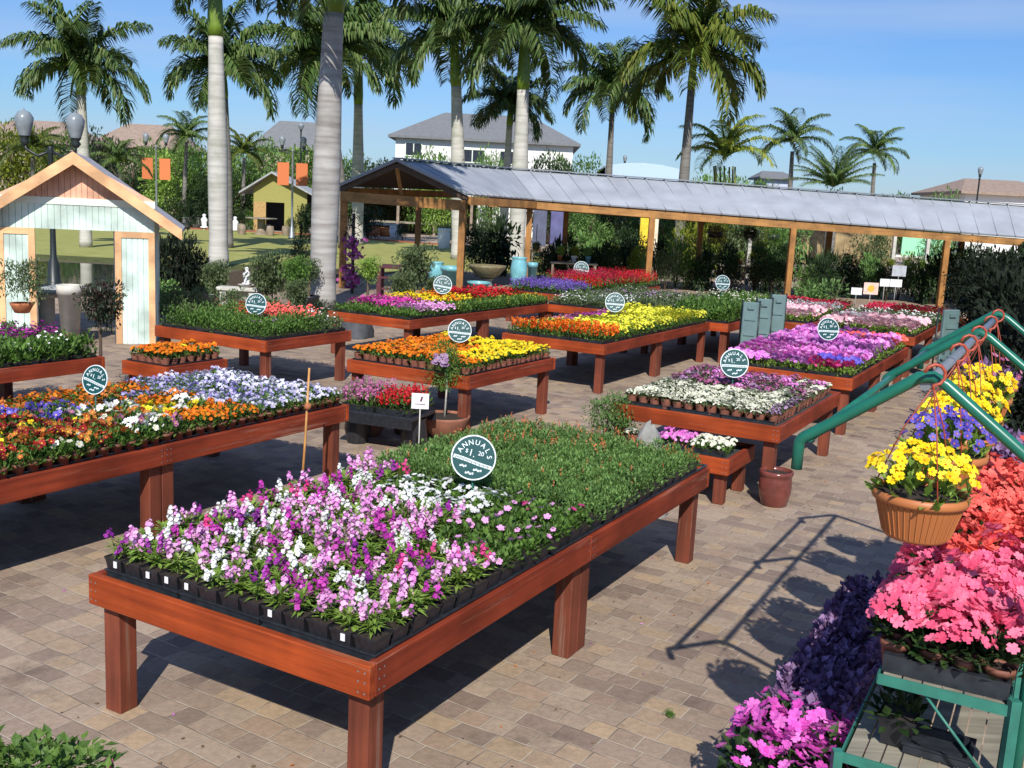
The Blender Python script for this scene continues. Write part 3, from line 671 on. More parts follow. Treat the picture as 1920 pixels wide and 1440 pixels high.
B4c = tp(B4b, 2.0, .3, 0)
bench('T4c', B4c, W, 3.8, 'red timber bench of silvery white and mauve plants left of the leafy bench')
fill(B4c, W, 3.8, 'on the silvery plant bench', lambda u, v: (('grey', 'white', .17, 'white flowers') if v < 1.3 else ('grey', 'mauve', .16, 'mauve flowers')) if rnd.random() < .7 else ('grey', 'cream', .22, 'silver foliage plants'), 2, .42)
def pick6(u, v):
    if v < .34: return ('pet', 'hotpink' if u < .5 else 'blue' if u < 1.0 and rnd.random() < .5 else 'lilac', .11, 'mixed petunias')
    if v < .6 and u < .5: return ('pet', 'blue', .12, 'violet petunias')
    if v > 2.9 and rnd.random() < .4: return ('pet', 'coral', .13, 'coral petunias')
    return ('pet', 'candy' if rnd.random() < .5 else 'lilac', .15, 'lilac pink petunias')
fill(B6, W, 3.8, 'on the petunia bench', pick6)
def pick6b(u, v):
    if v < 1.0: return ('pet', 'shell', .15, 'shell pink petunias')
    if v < 2.0: return ('pet', 'shell' if rnd.random() < .75 else 'white', .14, 'shell pink petunias') 
    if v < 3.3: return ('grey', 'white', .16, 'white flowered plants')
    return ('bed', 'crimson', .16, 'crimson flowers')
fill(B6b, W, 4.6, 'on the pale pink bench', pick6b, 3, .42)
B6c = tp(B6b, 1.75, .5, 0)
bench('T6c', B6c, W, 3.8, 'red timber bench of blush flowers left of the pale pink bench')
fill(B6c, W, 3.8, 'on the blush bench', lambda u, v: ('pet', 'shell', .16, 'blush petunias') if v < 2 else ('bed', 'white', .15, 'white flowers') if v < 2.9 else ('bed', 'crimson', .15, 'crimson flowers'), 2, .42)
PET['orchidpink'] = petal('orchidpink', (205, 65, 170), (222, 95, 195), (235, 140, 212))
FUCH = PET['fuchsia'] = petal('fuchsia', (190, 35, 140), (215, 60, 165), (225, 100, 185))
def pick7(u, v):
    if v < .27: return ('green', None, .13, 'trailing green plants')
    if v < 1.2: return ('bed', 'fuchsia', .18, 'magenta flowers') if u > .3 else ('bed', 'pink', .14, 'pale pink flowers')
    if u < .42: return ('leafy', 'lemon', .14, 'green plants with few yellow flowers')
    if v < 2.5: return ('bed', 'yellow' if rnd.random() < .6 else 'orange', .17, 'yellow and orange flowers')
    return ('bed', 'red', .19, 'red flowers')
fill(B7, W, 4.4, 'beside the tall palm trunk', pick7)
def pick8(u, v):
    if v < 1.1: return ('snap', 'purpleblue', .20, 'purple blue flowers')
    if v < 1.7 and u > .9: return ('snap', 'purpleblue', .16, 'purple blue flowers')
    return ('snap', 'crimson' if rnd.random() < .6 else 'red', .28, 'crimson flowers')
fill(B8, W, 4.8, 'by the teal pots', pick8, 2, .48)
def pick9(u, v):
    if v > .85 and .5 < u < 1.3: return ('bed', 'coral', .22, 'coral red flowers')
    if v > 1.0 and u < .5: return ('grey', 'pink' if rnd.random() < .5 else 'white', .23, 'pale trailing plants')
    return ('green', 'coral' if rnd.random() < .3 else 'mauve' if rnd.random() < .4 else None, .25, 'trailing green plants')
fill(B9, 1.85, 1.58, 'beside the mint kiosk', pick9, 4)
def pick11(u, v):
    if v > 1.6 and .5 < u < 1.05: return ('bed', 'magenta', .22, 'magenta flowers')
    if v < 2.4 and .4 < u < 1.0: return ('bed', 'darkred', .15, 'dark red flowers')
    return ('leafy', 'hotpink' if rnd.random() < .5 else 'white', .23, 'leafy green plants')
fill(B11, W, 3.8, 'below the kiosk opening', pick11)
# little flats on the low bench T12
for q in range(2):
    t = thing('flower_flat', ('small tray of white alyssum on the low bench', 'small tray of yellow and pink flowers on the low bench')[q], 'flower flat', tp(B12, .22+q*.31, .25+q*.06, .40-.018), YAW-R(90))
    me = flat_meshes('bed', ('cream', 'candy')[q], .07, q, .29, .34)
    for nm, m in zip(('tray', 'foliage', 'blossom'), me):
        if m: ob(nm, m, t)
# ------------------------------------------------------------------ round price signs
def text_mesh(txt, size):
    cu = bpy.data.curves.new('lettering', 'FONT'); cu.body = txt; cu.size = size; cu.align_x = 'CENTER'; cu.align_y = 'CENTER'; cu.extrude = .0012; cu.resolution_u = 3; cu.offset = size*.008
    o = bpy.data.objects.new('lettering', cu); COL.objects.link(o); dg = bpy.context.evaluated_depsgraph_get(); me = bpy.data.meshes.new_from_object(o.evaluated_get(dg))
    bpy.data.objects.remove(o); bpy.data.curves.remove(cu); return me
def add_text(mb, txt, size, x, y, z, rot=0.0):
    me = text_mesh(txt, size); c, s = math.cos(rot), math.sin(rot)
    mb.add([(x+v.co.x*c-v.co.y*s, y+v.co.x*s+v.co.y*c, z+v.co.z) for v in me.vertices], [tuple(p.vertices) for p in me.polygons]); bpy.data.meshes.remove(me)
_disc = MB(); _disc.lathe([(0, -.004), (.125, -.004), (.125, .0), (0, .0)], 36, smooth=False); _disc = _disc.mesh('board', M_SIGN)
_rim = MB(); _rim.lathe([(.120, .0005), (.120, .003), (.127, .003), (.128, -.0055), (0, -.0055)], 36, smooth=False); _rim = _rim.mesh('rim', M_SIGNW)
_let = MB()
for k, ch in enumerate('ANNUALS'):
    a = R(72-24*k); _let_r = .088; add_text(_let, ch, .040, math.sin(-a)*_let_r, math.cos(a)*_let_r-.003, .0015, a)
add_text(_let, '$', .03, -.047, .028, .0015); add_text(_let, '1', .052, -.022, .022, .0015); add_text(_let, '.', .05, -.002, .018, .0015); add_text(_let, '20', .034, .035, .030, .0015)
_let = _let.mesh('lettering', M_SIGNW)
_rib = MB()
for k in range(12):
    x0, x1 = -.112+.224*k/12, -.112+.224*(k+1)/12; f_ = lambda x: -.018-.008*math.sin(x/.112*1.5)
    _rib.add([(x0, f_(x0)-.016, .001), (x1, f_(x1)-.016, .001), (x1, f_(x1)+.004, .001), (x0, f_(x0)+.004, .001)], [(0, 1, 2, 3)])
for (cx, cy, w_) in ((-.045, -.060, .04), (.040, -.066, .05), (0, -.092, .05)):
    for q in range(4): _rib.add([(cx-w_/2+q*w_/4, cy-.005+.004*(q % 2), .001), (cx-w_/2+(q+.8)*w_/4, cy-.005+.004*(q % 2), .001), (cx-w_/2+(q+.8)*w_/4, cy+.006+.004*(q % 2), .001), (cx-w_/2+q*w_/4, cy+.006+.004*(q % 2), .001)], [(0, 1, 2, 3)])
_rib = _rib.mesh('ribbon', M_SIGNW)
_scr = MB()
for k in range(26):
    x = -.098+.196*k/25; y = -.018-.008*math.sin(x/.112*1.5)-.006; h_ = .0045 if k % 3 else .0075
    _scr.add([(x-.0026, y-h_, .0016), (x+.0026, y-h_, .0016), (x+.0014, y+h_, .0016), (x-.0016, y+h_, .0016)], [(0, 1, 2, 3)])
_scr = _scr.mesh('script_line', M_SIGN)
_srg = random.Random(12)
def round_sign(px, py, rpx, Y, label, lean=0.0, turn=0.0, ell=1.0):
    lean = lean+R(_srg.uniform(-5, 5)); turn = turn+R(_srg.uniform(-14, 14))
    c = PD(px, py, Y); r = rpx*Y/1895; s = r/.125
    t = thing('price_sign', label, 'sign', (c.x, c.y, ZD), 0, 'round green price signs on the benches')
    st = MB(); st.tube([(0, .006, 0), (0, .006, c.z-ZD)], .006, 6); part('stake', st, M_GREENM, t)
    pr = None
    for nm, m in (('board', _disc), ('rim', _rim), ('lettering', _let), ('ribbon', _rib), ('script_line', _scr)):
        o = ob(nm, m, t if pr is None else pr)
        if pr is None:
            o.location = (0, 0, c.z-ZD); o.scale = (s*ell, s, s); o.rotation_euler = (R(78), lean, turn); o.rotation_mode = 'XYZ'; pr = o
    return t
round_sign(888, 858, 43, 5.35, 'round green ANNUALS price sign standing among the green salvia', R(14), 0, 1.0)
round_sign(178, 712, 28, 7.0, 'round green price sign among the pansies on the long viola bench', R(10), R(-6), .95)
round_sign(480, 570, 20, 12.4, 'round green price sign on the trailing plant bench by the kiosk', R(4), R(-4))
round_sign(862, 620, 22, 11.2, 'round green price sign among the orange and yellow marigolds', R(2))
round_sign(830, 534, 17, 16.6, 'round green price sign between magenta and red flowers near the palm trunk', R(2))
round_sign(1090, 504, 14, 23.5, 'farthest round green price sign, over the crimson flowers')
round_sign(1153, 567, 18, 15.0, 'round green price sign between lemon yellow and purple flowers')
round_sign(1355, 530, 14, 18.5, 'small round price sign above the tall leafy plants')
round_sign(1553, 617, 21, 12.6, 'round green price sign standing in the lilac petunias')
round_sign(1377, 681, 27, 9.5, 'round green price sign behind the white alyssum')
# bamboo stake and little white card
p0, p1 = PD(566, 905, 7.2), PD(580, 690, 7.2)
p0 = p1+(p0-p1)*(p1.z/(p1.z-p0.z))
b = MB(); b.tube([p0, p0.lerp(p1, .5)+Vector((.004,0,0)), p1], [.010, .009, .008], 8)
t = thing('bamboo_stake', 'tall thin bamboo stake rising behind the pink stock', 'stake'); part('cane', b, M_BAMBOO, t)
b = MB(); q = PD(577, 762, 7.19); b.lathe([(0, -.025), (.02, -.02), (.027, 0), (.02, .02), (0, .026)], 10, 0, q); part('tie', b, M_TERRA, t)
def card(px, py, w, h, Y, base_z, label, mat=M_WHITE, mark=None):
    c = PD(px, py, Y); w *= Y/1895; h *= Y/1895
    t = thing('card_sign', label, 'sign', (c.x, c.y, base_z)); z = c.z-base_z
    b = MB(); b.tube([(0, .006, 0), (0, .006, z+h*.3)], .006, 6); part('stake', b, M_CONC, t)
    b = MB(); b.box(-w/2, w/2, -.004, 0, z-h/2, z+h/2); part('card', b, mat, t)
    if mark:
        b = MB(); mark(b, w, h, z); part('marking', b, plain('card ink', (.12, .03, .08), .6), t)
    return t
def mk(b, w, h, z):
    b.add([(-w*.02, -.0055, z-h*.02), (w*.10, -.0055, z-h*.02), (w*.16, -.0055, z+h*.3), (w*.05, -.0055, z+h*.3)], [(0, 1, 2, 3)])
    b.add([(-w*.3, -.0055, z-h*.22), (w*.3, -.0055, z-h*.22), (w*.3, -.0055, z-h*.17), (-w*.3, -.0055, z-h*.17)], [(0, 1, 2, 3)])
card(788, 752, 33, 30, 8.6, 0, 'white card sign on a stake behind the green salvia', M_WHITE, mk)
# ------------------------------------------------------------------ loose pots, shrubs, stones near the benches
def shrub_mesh(seed, r, h, n, L, w, lumps=7, zmin=.0):
    rg = random.Random(seed); b = MB(); cs = []
    for k in range(lumps):
        a = rg.random()*6.283; q = rg.uniform(.2, .62); cs.append((Vector((q*r*math.cos(a), q*r*math.sin(a), rg.uniform(zmin+.25, .78)*h)), rg.uniform(.34, .55)*r, rg.uniform(.22, .34)*h))
    for i in range(n):
        c, cr_, ch_ = cs[i % lumps]; d = Vector((rg.gauss(0,1), rg.gauss(0,1), rg.gauss(.15,1))).normalized()
        k = rg.uniform(.55, 1.05); p = c+Vector((d.x*cr_*k, d.y*cr_*k, d.z*ch_*k))
        if p.z < .02*h: p.z = .02*h+rg.random()*.1*h
        dd = (d+Vector((rg.uniform(-1,1), rg.uniform(-1,1), rg.uniform(-.5,.8)))*.7).normalized(); s = rg.uniform(.65, 1.3)
        b.leaf(p, dd, Vector((rg.uniform(-.5,.5), rg.uniform(-.5,.5), 1)), L*s, w*s, 0, .12, rg.uniform(0,.8))
    return b
SH = {}
SHM = {'bush': (3, 1, 1, 2300, .085, .048, 11), 'round': (5, 1, 1, 2300, .08, .042, 14), 'loose': (11, 1, 1, 1300, .13, .06, 9), 'fine': (17, 1, 1, 3200, .06, .035, 14), 'broad': (23, 1, 1, 800, .20, .11, 9), 'blade': (29, 1, 1, 1100, .26, .028, 8), 'ball': (31, 1, 1, 2600, .11, .066, 14), 'tree': (37, 1, 1, 5200, .062, .036, 16), 'treeb': (41, 1, 1, 4200, .075, .04, 22)}
def foliage_of(kind, mat):
    key = (kind, mat.name)
    if key not in SH: SH[key] = shrub_mesh(*SHM[kind]).mesh('foliage', mat)
    return SH[key]
STEMS = {}
def shrub(name, label, pos, r, h, kind, mat, group=None, cat='shrub', rz=None, stem=True):
    t = thing(name, label, cat, pos, rnd.random()*6.28 if rz is None else rz, group)
    o = ob('foliage', foliage_of(kind, mat), t, sc=(r, r, h))
    if stem:
        if 'st' not in STEMS:
            b = MB(); rg = random.Random(5)
            for q in range(6):
                a = q*1.05; b.tube([(0.03*math.cos(a), .03*math.sin(a), 0), (.12*math.cos(a), .12*math.sin(a), .3), (.38*math.cos(a+.3), .38*math.sin(a+.3), .7)], [.03, .022, .008], 5)
            STEMS['st'] = b.mesh('stems', WOODSTEM)
        ob('stems', STEMS['st'], t, sc=(r, r, h))
    return t
def round_pot(name, label, pos, r, h, mat, shape='belly', cat='pot', group=None, soil=True):
    t = thing(name, label, cat, pos, 0, group); b = MB()
    if shape == 'belly': prof = [(0, 0), (.72, 0), (.80, .03), (.97, .38), (1.0, .6), (.97, .78), (.93, .84), (1.0, .87), (1.04, .93), (1.0, 1), (.88, 1), (.86, .9)]
    elif shape == 'cone': prof = [(0, 0), (.66, 0), (.90, .84), (1.0, .84), (1.02, 1.0), (.9, 1.0), (.88, .88)]
    elif shape == 'bowl': prof = [(0, 0), (.35, 0), (.45, .08), (.85, .5), (1, .9), (1.03, 1), (.95, 1), (.93, .9)]
    elif shape == 'urn': prof = [(0, 0), (.55, 0), (.62, .05), (.95, .45), (1.0, .68), (.85, .9), (.80, .93), (.92, .97), (.92, 1), (.78, 1), (.74, .93)]
    b.lathe([(x*r, z*h) for x, z in prof], 28); part('body', b, mat, t)
    if soil: b = MB(); b.lathe([(prof[-1][0]*r*.99, prof[-1][1]*h), (0, prof[-1][1]*h+.01)], 20); part('soil', b, M_SOIL, t)
    return t
p = P(1450, 946); round_pot('glazed_pot', 'empty maroon glazed pot standing alone on the pavers', p, .135, .295, M_MAROON, 'belly')
p = PD(1138, 800, 8.8); shrub('leafy_shrub', 'small leafy green shrub behind the flowering salvia', (p.x, p.y, .30), .29, .43, 'bush', LEAFS)
round_pot('black_pot', 'black pot holding the leafy shrub behind the salvia', (p.x, p.y, 0), .17, .33, M_BLACK, 'cone')
def boulder(label, pos, rx, ry, h, seed, mat=M_STONE):
    rg = random.Random(seed); b = MB(); n = 14; vs = []; fs = []; rows = 7
    for i in range(rows):
        ph = i/(rows-1)*math.pi/2
        for j in range(n):
            a = 2*math.pi*j/n; k = 1+.16*math.sin(a*2+seed)+.1*rg.uniform(-1,1)
            vs.append((rx*math.cos(a)*math.cos(ph)*k, ry*math.sin(a)*math.cos(ph)*k, h*math.sin(ph)*(1+.06*rg.uniform(-1,1))))
    for i in range(rows-1):
        for j in range(n): q=(j+1)%n; fs.append((i*n+j,i*n+q,i*n+n+q,i*n+n+j))
    b.add(vs, fs, 0, True); o = ob('boulder', b.mesh('boulder', mat), None, pos); return tag(o, label, 'rock')
p = PD(1216, 852, 7.65); boulder('pale grey boulder between the salvia bench and the alyssum bench', (p.x, p.y, 0), .15, .15, .72, 2)
p = PD(1186, 812, 7.7); small('alyssum_pot', 'alyssum cream 34 .04', (p.x, p.y, p.z-.1), 'little white alyssum tucked against the grey boulder', 'potted flower', None, 5, 1.3)
boulder('dark grey boulder under the bench beside the trailing plants', (*P(668, 632)[:2], 0), .32, .28, .42, 5, plain('dark boulder', (.06, .065, .075), .8, bump=.3))
# low black trestle with magenta and red flowers, on two clay pots
c = P(722, 836); rz = R(-20)
t = thing('plastic_trestle', 'low black plastic trestle on clay pots in front of the marigold bench', 'stand', (c.x, c.y, 0), rz)
b = MB(); b.cbox(-.40, .40, -.26, .26, .32, .36, .008); b.box(-.40, .40, -.27, -.26, .25, .33); b.box(-.40, .40, .26, .27, .25, .33); part('top', b, M_BLACK, t)
for x in (-.3, .3): b = MB(); b.lathe([(.10, 0), (.13, .14), (.11, .28), (.12, .318)], 14, 0, (x, 0, 0)); part('leg', b, M_BLACK, t)
E3 = lambda x, y, z: Vector((c.x, c.y, z)) + Matrix.Rotation(rz, 3, 'Z') @ Vector((x, y, 0))
for q in range(2):
    t = thing('flower_flat', ('tray of bright red flowers on the low black trestle', 'tray of magenta purple flowers on the low black trestle')[q], 'flower flat', E3((.19, -.19)[q], 0, .36), rz)
    for nm, m in zip(('tray', 'foliage', 'blossom'), flat_meshes('snap', ('red', 'plum')[q], .17, q, .37, .48)):
        if m: ob(nm, m, t)
for (px, py, r, h, lb) in ((690, 815, .16, .26, 'upturned brown clay pot in front of the black trestle'), (765, 812, .17, .27, 'brown clay pot beside the white card sign')):
    q = P(px, py); round_pot('clay_pot', lb, (q.x, q.y, 0), r, h, plain('brown clay', (.19, .085, .05), .8, var=.3), 'belly', soil=False)
q = P(832, 822); round_pot('terracotta_planter', 'round terracotta planter holding the topiary with purple bloom', (q.x, q.y, 0), .25, .24, plain('dusty terracotta', (.27, .11, .065), .85, var=.25), 'bowl')
t = thing('topiary_standard', 'small topiary tree with purple bloom and slim white stem', 'topiary', (q.x, q.y, .2)); b = MB(); b.tube([(0, 0, 0), (.01, 0, .32), (0, 0, .55)], [.012, .01, .01], 6); part('trunk', b, M_CONC, t)
ob('crown', foliage_of('round', LEAF), t, loc=(0, 0, .30), sc=(.22, .22, .5))
b = MB(); rg = random.Random(4)
for k in range(26): b.dot((rg.uniform(-.13, .02), -.17+rg.uniform(-.04, .03), .62+rg.uniform(-.05, .06)), (0, -1, .5), .025, 0, rg)
part('blossom', b, PET['mauve'], t)
boulder('grey brown boulder at the end of the long viola bench', (*P(668, 800)[:2], 0), .26, .24, .5, 9, plain('brown boulder', (.13, .10, .075), .9, bump=.3))
# plant in the bottom left corner
q = P(75, 1440, .62)
t = thing('geranium', 'lush green plant with one magenta bloom, cut by the photo corner', 'potted plant', (q.x, q.y-.05, 0)); ob('foliage', foliage_of('ball', leafy('geranium leaf', [(.06, .13, .02), (.11, .21, .035), (.17, .28, .055)])), t, loc=(-.1, 0, .35), sc=(.38, .30, .34))
b = MB(); b.lathe([(0, 0), (.16, 0), (.22, .34), (.23, .34), (.23, .38), (.2, .38)], 18, 0, (-.1, 0, 0)); part('pot', b, M_TERRA, t)
q2 = P(203, 1436, .56); b = MB()
for k in range(5): b.flower((q2.x-q.x+rnd.uniform(-.012,.012), q2.y-q.y+.05+rnd.uniform(-.012,.012), .56+rnd.uniform(-.01,.01)), (rnd.uniform(-.5,.5), -.6, .8), .017, 5, 0)
part('blossom', b, PET['hotpink'], t)
# ------------------------------------------------------------------ green pipe rack with tiers and hanging baskets
RO = P(1737, 705, 1.86); RO.z = 0; RD = P(1868, 588, 1.86); RD.z = 0; RD = (RD-RO).normalized(); RS = Vector((RD.y, -RD.x, 0))   # RS points right/toward camera
def rk(t_, s_, z): return RO + RD*t_ + RS*s_ + Vector((0, 0, z))
rack = thing('plant_rack', 'green pipe rack with arched hoops and stepped shelves full of impatiens', 'plant rack')
ZR = 1.865
for t_ in (0, 1.69, 2.95):
    b = MB(); pts = [rk(t_, -.362, 1.505), rk(t_, -.362, 1.585)]
    for k in range(1, 5): a = k/5*R(60); pts.append(rk(t_, -.362+.05*(1-math.cos(a))*1.2, 1.585+.045*math.sin(a)))
    pts += [rk(t_, -.30, 1.648), rk(t_, -.05, ZR-.035), rk(t_, -.02, ZR-.012), rk(t_, .02, ZR-.006), rk(t_, .06, ZR-.025), rk(t_, .32, 1.64), rk(t_, .36, 1.60), rk(t_, .39, 1.52), rk(t_, .39, .0)]
    b.tube(pts, .019, 10); part('hoop', b, M_GREENP, rack)
b = MB(); b.tube([rk(-.0, 0, ZR-.035), rk(3.0, 0, ZR-.035)], .017, 8); part('ridge_pipe', b, M_GALV, rack)
for s_ in (-.33, .33): b = MB(); b.tube([rk(0, s_, 1.615), rk(2.95, s_, 1.615)], .015, 8); part('side_pipe', b, M_GREENP, rack)
SHV = ((.90, -.03, .35), (.60, -.115, .35), (.27, -.52, -.13))      # z, left, right
TL = 3.3
for z, a0, a1 in SHV:
    TL = 3.3 if z > .3 else 2.1
    sh = MB(); e = .035
    for s_ in (a0, a1): sh.beam(rk(-.05, s_, z-.02), rk(TL, s_, z-.02), .006, e); sh.beam(rk(-.05, s_-(.014 if s_ == a1 else -.014), z-.036), rk(TL, s_-(.014 if s_ == a1 else -.014), z-.036), .028, .005)
    for t_ in (-.05, TL): sh.beam(rk(t_, a0, z-.02), rk(t_, a1, z-.02), .006, e)
    fr = part('shelf', sh, M_GREENM, rack)
    sl = MB(); n = max(2, int((a1-a0-.02)/.052))
    for k in range(n): s_ = a0+.01+(k+.5)*(a1-a0-.02)/n; sl.beam(rk(-.04, s_, z-.012), rk(TL-.01, s_, z-.012), (a1-a0-.02)/n-.006, .012)
    o = sl.mesh('slats', M_GREYWOOD); ob('slats', o, fr)
TL = 3.3
for t_ in (-.05, 1.6, TL):
    for s_, h in ((.362, .92), (-.127, .60), (-.532, .27))[:3 if t_ < 2 else 2]:
        b = MB(); b.beam(rk(t_, s_, 0), rk(t_, s_, h), .03, .03, 0, (1, 0, 0)); part('leg', b, M_GREENM, rack)
    b = MB(); b.tube([rk(t_+.01, .10, .875), rk(t_+.01, .335, .62)], .005, 5); part('brace', b, M_GREENM, rack)
    if t_ > 2: continue
    b = MB(); b.tube([rk(t_, -.14, .25), rk(t_, -.52, .05)], .006, 5); part('brace', b, M_GREENM, rack)
# plants on the tiers
def fold(name, spec, t_, s_, z, lb, gp, pot='clay', sc=1.0, cat='potted flower', variants=5): return potted(name, spec, rk(t_, s_, z), pot, lb, cat, gp, variants=variants, sc=sc)
for j in range(29):
    for i in range(4):
        t_, s_ = .045+j*.112, .005+i*.104
        if j < 6: col, w_ = ('rosepink', 'rose pink')
        elif j < 9: col, w_ = ('rosepink', 'rose pink') if rnd.random() < .4 else ('coral', 'coral orange')
        else: col, w_ = 'coral', 'coral orange'
        if j > 21 and rnd.random() < .7:
            fold('dark_leaf_pot', 'darkleaf', t_, s_, .90, 'dark purple leafy plant at the far end of the top rack shelf', 'dark leaf pots on the top shelf', sc=1.25, cat='potted plant')
        else: fold('impatiens_pot', f'impatiens {col} 52', t_+rnd.uniform(-.01,.01), s_+rnd.uniform(-.01,.01), .90, f'{w_} impatiens in a clay pot on the top rack shelf', f'{w_} impatiens on the top shelf', sc=1.06)
b = MB(); b.box(0, 1, 0, 1, 0, 1)
for j in range(10): tag(ob('nursery_tray', MB_T if False else NEAR.setdefault('racktray', (lambda m: m)(shrub_mesh and (lambda bb: (bb.box(-.185, .185, -.15, .15, 0, .058), bb.mesh('nursery_tray', M_TRAY))[1])(MB()))), None, rk(.13+j*.325, .16, .90-.004), math.atan2(RD.y, RD.x)-R(90)), 'black tray under impatiens on the top rack shelf', 'tray', 'trays on the top rack shelf')
for j in range(26):
    for i in range(1):
        if j > 4: fold('dark_leaf_pot', 'darkleaf', .02+j*.12, -.05, .60, 'dark purple leafy plant on the middle rack shelf', 'dark leaf pots on the middle shelf', sc=1.15, cat='potted plant')
for j in range(24):
    for i in range(3):
        t_, s_ = .03+j*.125, -.425+i*.118
        if j < 3: fold('impatiens_pot', 'impatiens orchidpink 26', t_, s_, .27, 'bright pink impatiens in a clay pot on the lowest rack shelf', 'pink impatiens on the lowest shelf', sc=1.22)
        elif j < 4 and i == 0: fold('impatiens_pot', 'impatiens orchidpink 9', t_, s_, .27, 'bright pink impatiens in a clay pot on the lowest rack shelf', 'pink impatiens on the lowest shelf', sc=1.15)
        elif j < 17: fold('dark_leaf_pot', 'darkleaf', t_, s_, .27, 'dark purple leafy plant on the lowest rack shelf', 'dark leaf pots on the lowest shelf', sc=1.08, cat='potted plant')
q = rk(.13, .03, .60)
potted('impatiens_pot', 'impatiens orchidpink 5', q, 'square', 'sparse pink impatiens in a black pot alone on the slatted shelf', 'potted flower', None, sc=1.15)
tray(rk(.14, .16, .60), .2, .16, 'black tray tipped beside the sparse pink impatiens', None)
def basket(t_, col, w_, dark=False, r=.138, n=85, sy=0):
    z = ZR-.35
    t = thing('hanging_basket', f'terracotta hanging basket of {w_}', 'hanging basket', rk(t_, .03, z-.145), 0, None)
    b = MB(); h = .145
    b.lathe([(0, 0), (r*.66, 0), (r*.70, .008), (r*.92, h*.78), (r*.93, h*.80), (r*1.0, h*.80), (r*1.03, h*.86), (r*1.03, h), (r*.96, h), (r*.94, h*.9)], 40)
    for k in range(40):
        if k % 1 == 0:
            a = 2*math.pi*(k+.5)/40; c0 = Vector((math.cos(a), math.sin(a), 0)); b.tube([c0*r*.712+Vector((0,0,.012)), c0*r*.915+Vector((0,0,h*.76))], .0028, 4, 0, False)
    pt = part('pot', b, M_TERRAP, t)
    b = MB(); b.lathe([(r*.95, h*.9), (0, h*.93)], 20); ob('soil', b.mesh('soil', M_SOIL), pt)
    rg = random.Random(int(t_*100)+5)
    f = foliage(rg, r*1.08, .13, h*.85, 190, .05, .022, .7, .3); part('foliage', f, LEAFP if dark else LEAFB, t)
    fl = blooms(rg, r*1.12, .155, h*.90, n, .017, 'flower', 5, None, 0, .4, 1, []); part('blossom', fl, [PET[col], PET['orange']], t)
    b = MB()
    for k in range(3): a = k*2.094+.5; b.tube([(r*.98*math.cos(a), r*.98*math.sin(a), h), (r*.5*math.cos(a), r*.5*math.sin(a), h+.19), (0, 0, h+.325)], .0022, 5)
    b.tube([(0, 0, h+.315)]+[(.032*math.sin(k/7*R(260)), 0, h+.347-.032*math.cos(k/7*R(260))+.012) for k in range(8)], .0055, 6)
    part('hanger', b, M_HOOK, t)
for q in ((-.06, 'yellow', 'yellow pansies nearest the camera, under the first hoop'), (.62, 'blue', 'violet blue pansies, second along the ridge pipe'), (1.0, 'yellow', 'yellow pansies just past the violet ones'), (1.45, 'yellow', 'yellow pansies with an orange one, below the middle hoop'), (2.1, 'yellow', 'yellow pansies, next to last along the ridge pipe'), (2.6, 'plum', 'dark purple foliage, last along the ridge pipe')):
    basket(*q, dark=(q[1] == 'plum'), n=85 if q[1] != 'plum' else 12)
# ------------------------------------------------------------------ mint and peach kiosk
K = P(292, 645); KY = K.y; KX = K.x
def kx(px):
    lo, hi = -4.5, .5
    for _ in range(40):
        m = (lo+hi)/2; v = Vector((KX+m*math.cos(R(17)), KY+m*math.sin(R(17)), 1.6))-CAM
        if 960+F*v.dot(_rt)/v.dot(_fw) < px: lo = m
        else: hi = m
    return lo
kiosk = thing('garden_kiosk', 'mint and peach boarded kiosk with a gable roof and open middle', 'kiosk', (KX, KY, 0), R(17))
x0, x1 = kx(-7), 0.0; ze = PD(292, 402, KY).z; zo = PD(200, 432, KY).z; zb = PD(292, 385, KY).z; za = PD(143, 296, KY-.35).z; DEP = 1.5
xa, xb = kx(65), kx(215)
def boards(b, x0, x1, z0, z1, y0=0, t=.03, pitch=.085):
    n = max(1, round((x1-x0)/pitch)); w = (x1-x0)/n
    for k in range(n): b.box(x0+k*w+.004, x0+(k+1)*w-.004, y0, y0+t, z0, z1)
    b.box(x0, x1, y0+.012, y0+t-.003, z0+.001, z1-.001)
b = MB(); boards(b, x0+.0, xa, 0, zo); part('wall', b, M_MINT, kiosk)
b = MB(); boards(b, xb, x1, 0, zo); part('wall', b, M_MINT, kiosk)
b = MB(); boards(b, x0, x1, zo+.001, zb-.05); part('header', b, M_MINT, kiosk)
b = MB(); n = 28
for k in range(n):
    xx0 = x0+(x1-x0)*k/n; xx1 = x0+(x1-x0)*(k+1)/n; xc = (x0+x1)/2
    zt = lambda x: za-(za-ze-.02)*abs(x-xc)/((x1-x0)/2)
    b.add([(xx0+.003, 0, zb+.051), (xx1-.003, 0, zb+.051), (xx1-.003, 0, max(zb+.06, zt(xx1))), (xx0+.003, 0, max(zb+.06, zt(xx0))), (xx0+.003, .03, zb+.051), (xx1-.003, .03, zb+.051), (xx1-.003, .03, max(zb+.06, zt(xx1))), (xx0+.003, .03, max(zb+.06, zt(xx0)))], [(0,1,2,3),(7,6,5,4),(0,4,5,1),(1,5,6,2),(2,6,7,3),(3,7,4,0)])
b.add([(x0, .015, zb+.051), (x1, .015, zb+.051), (xc, .015, za)], [(0, 1, 2)])
part('gable', b, M_PEACH, kiosk)
b = MB(); b.box(x0, x1+.01, -.012, .035, zb-.05, zb+.05); part('band', b, M_WHITET, kiosk)
for xx0, xx1 in ((x0, xa), (xb, x1)):
    tr = MB()
    for xs in (xx0, xx1-.09): tr.box(xs, xs+.09, -.016, -.001, 0, zo)
    tr.box(xx0+.088, xx1-.088, -.0155, -.001, zo-.09, zo-.001); part('trim', tr, M_PEACHT, kiosk)
b = MB(); boards(b, x0, x0+.03, 0, ze); b.box(x0, x0+.03, .035, DEP, 0, ze); part('side_wall', b, M_MINT, kiosk)
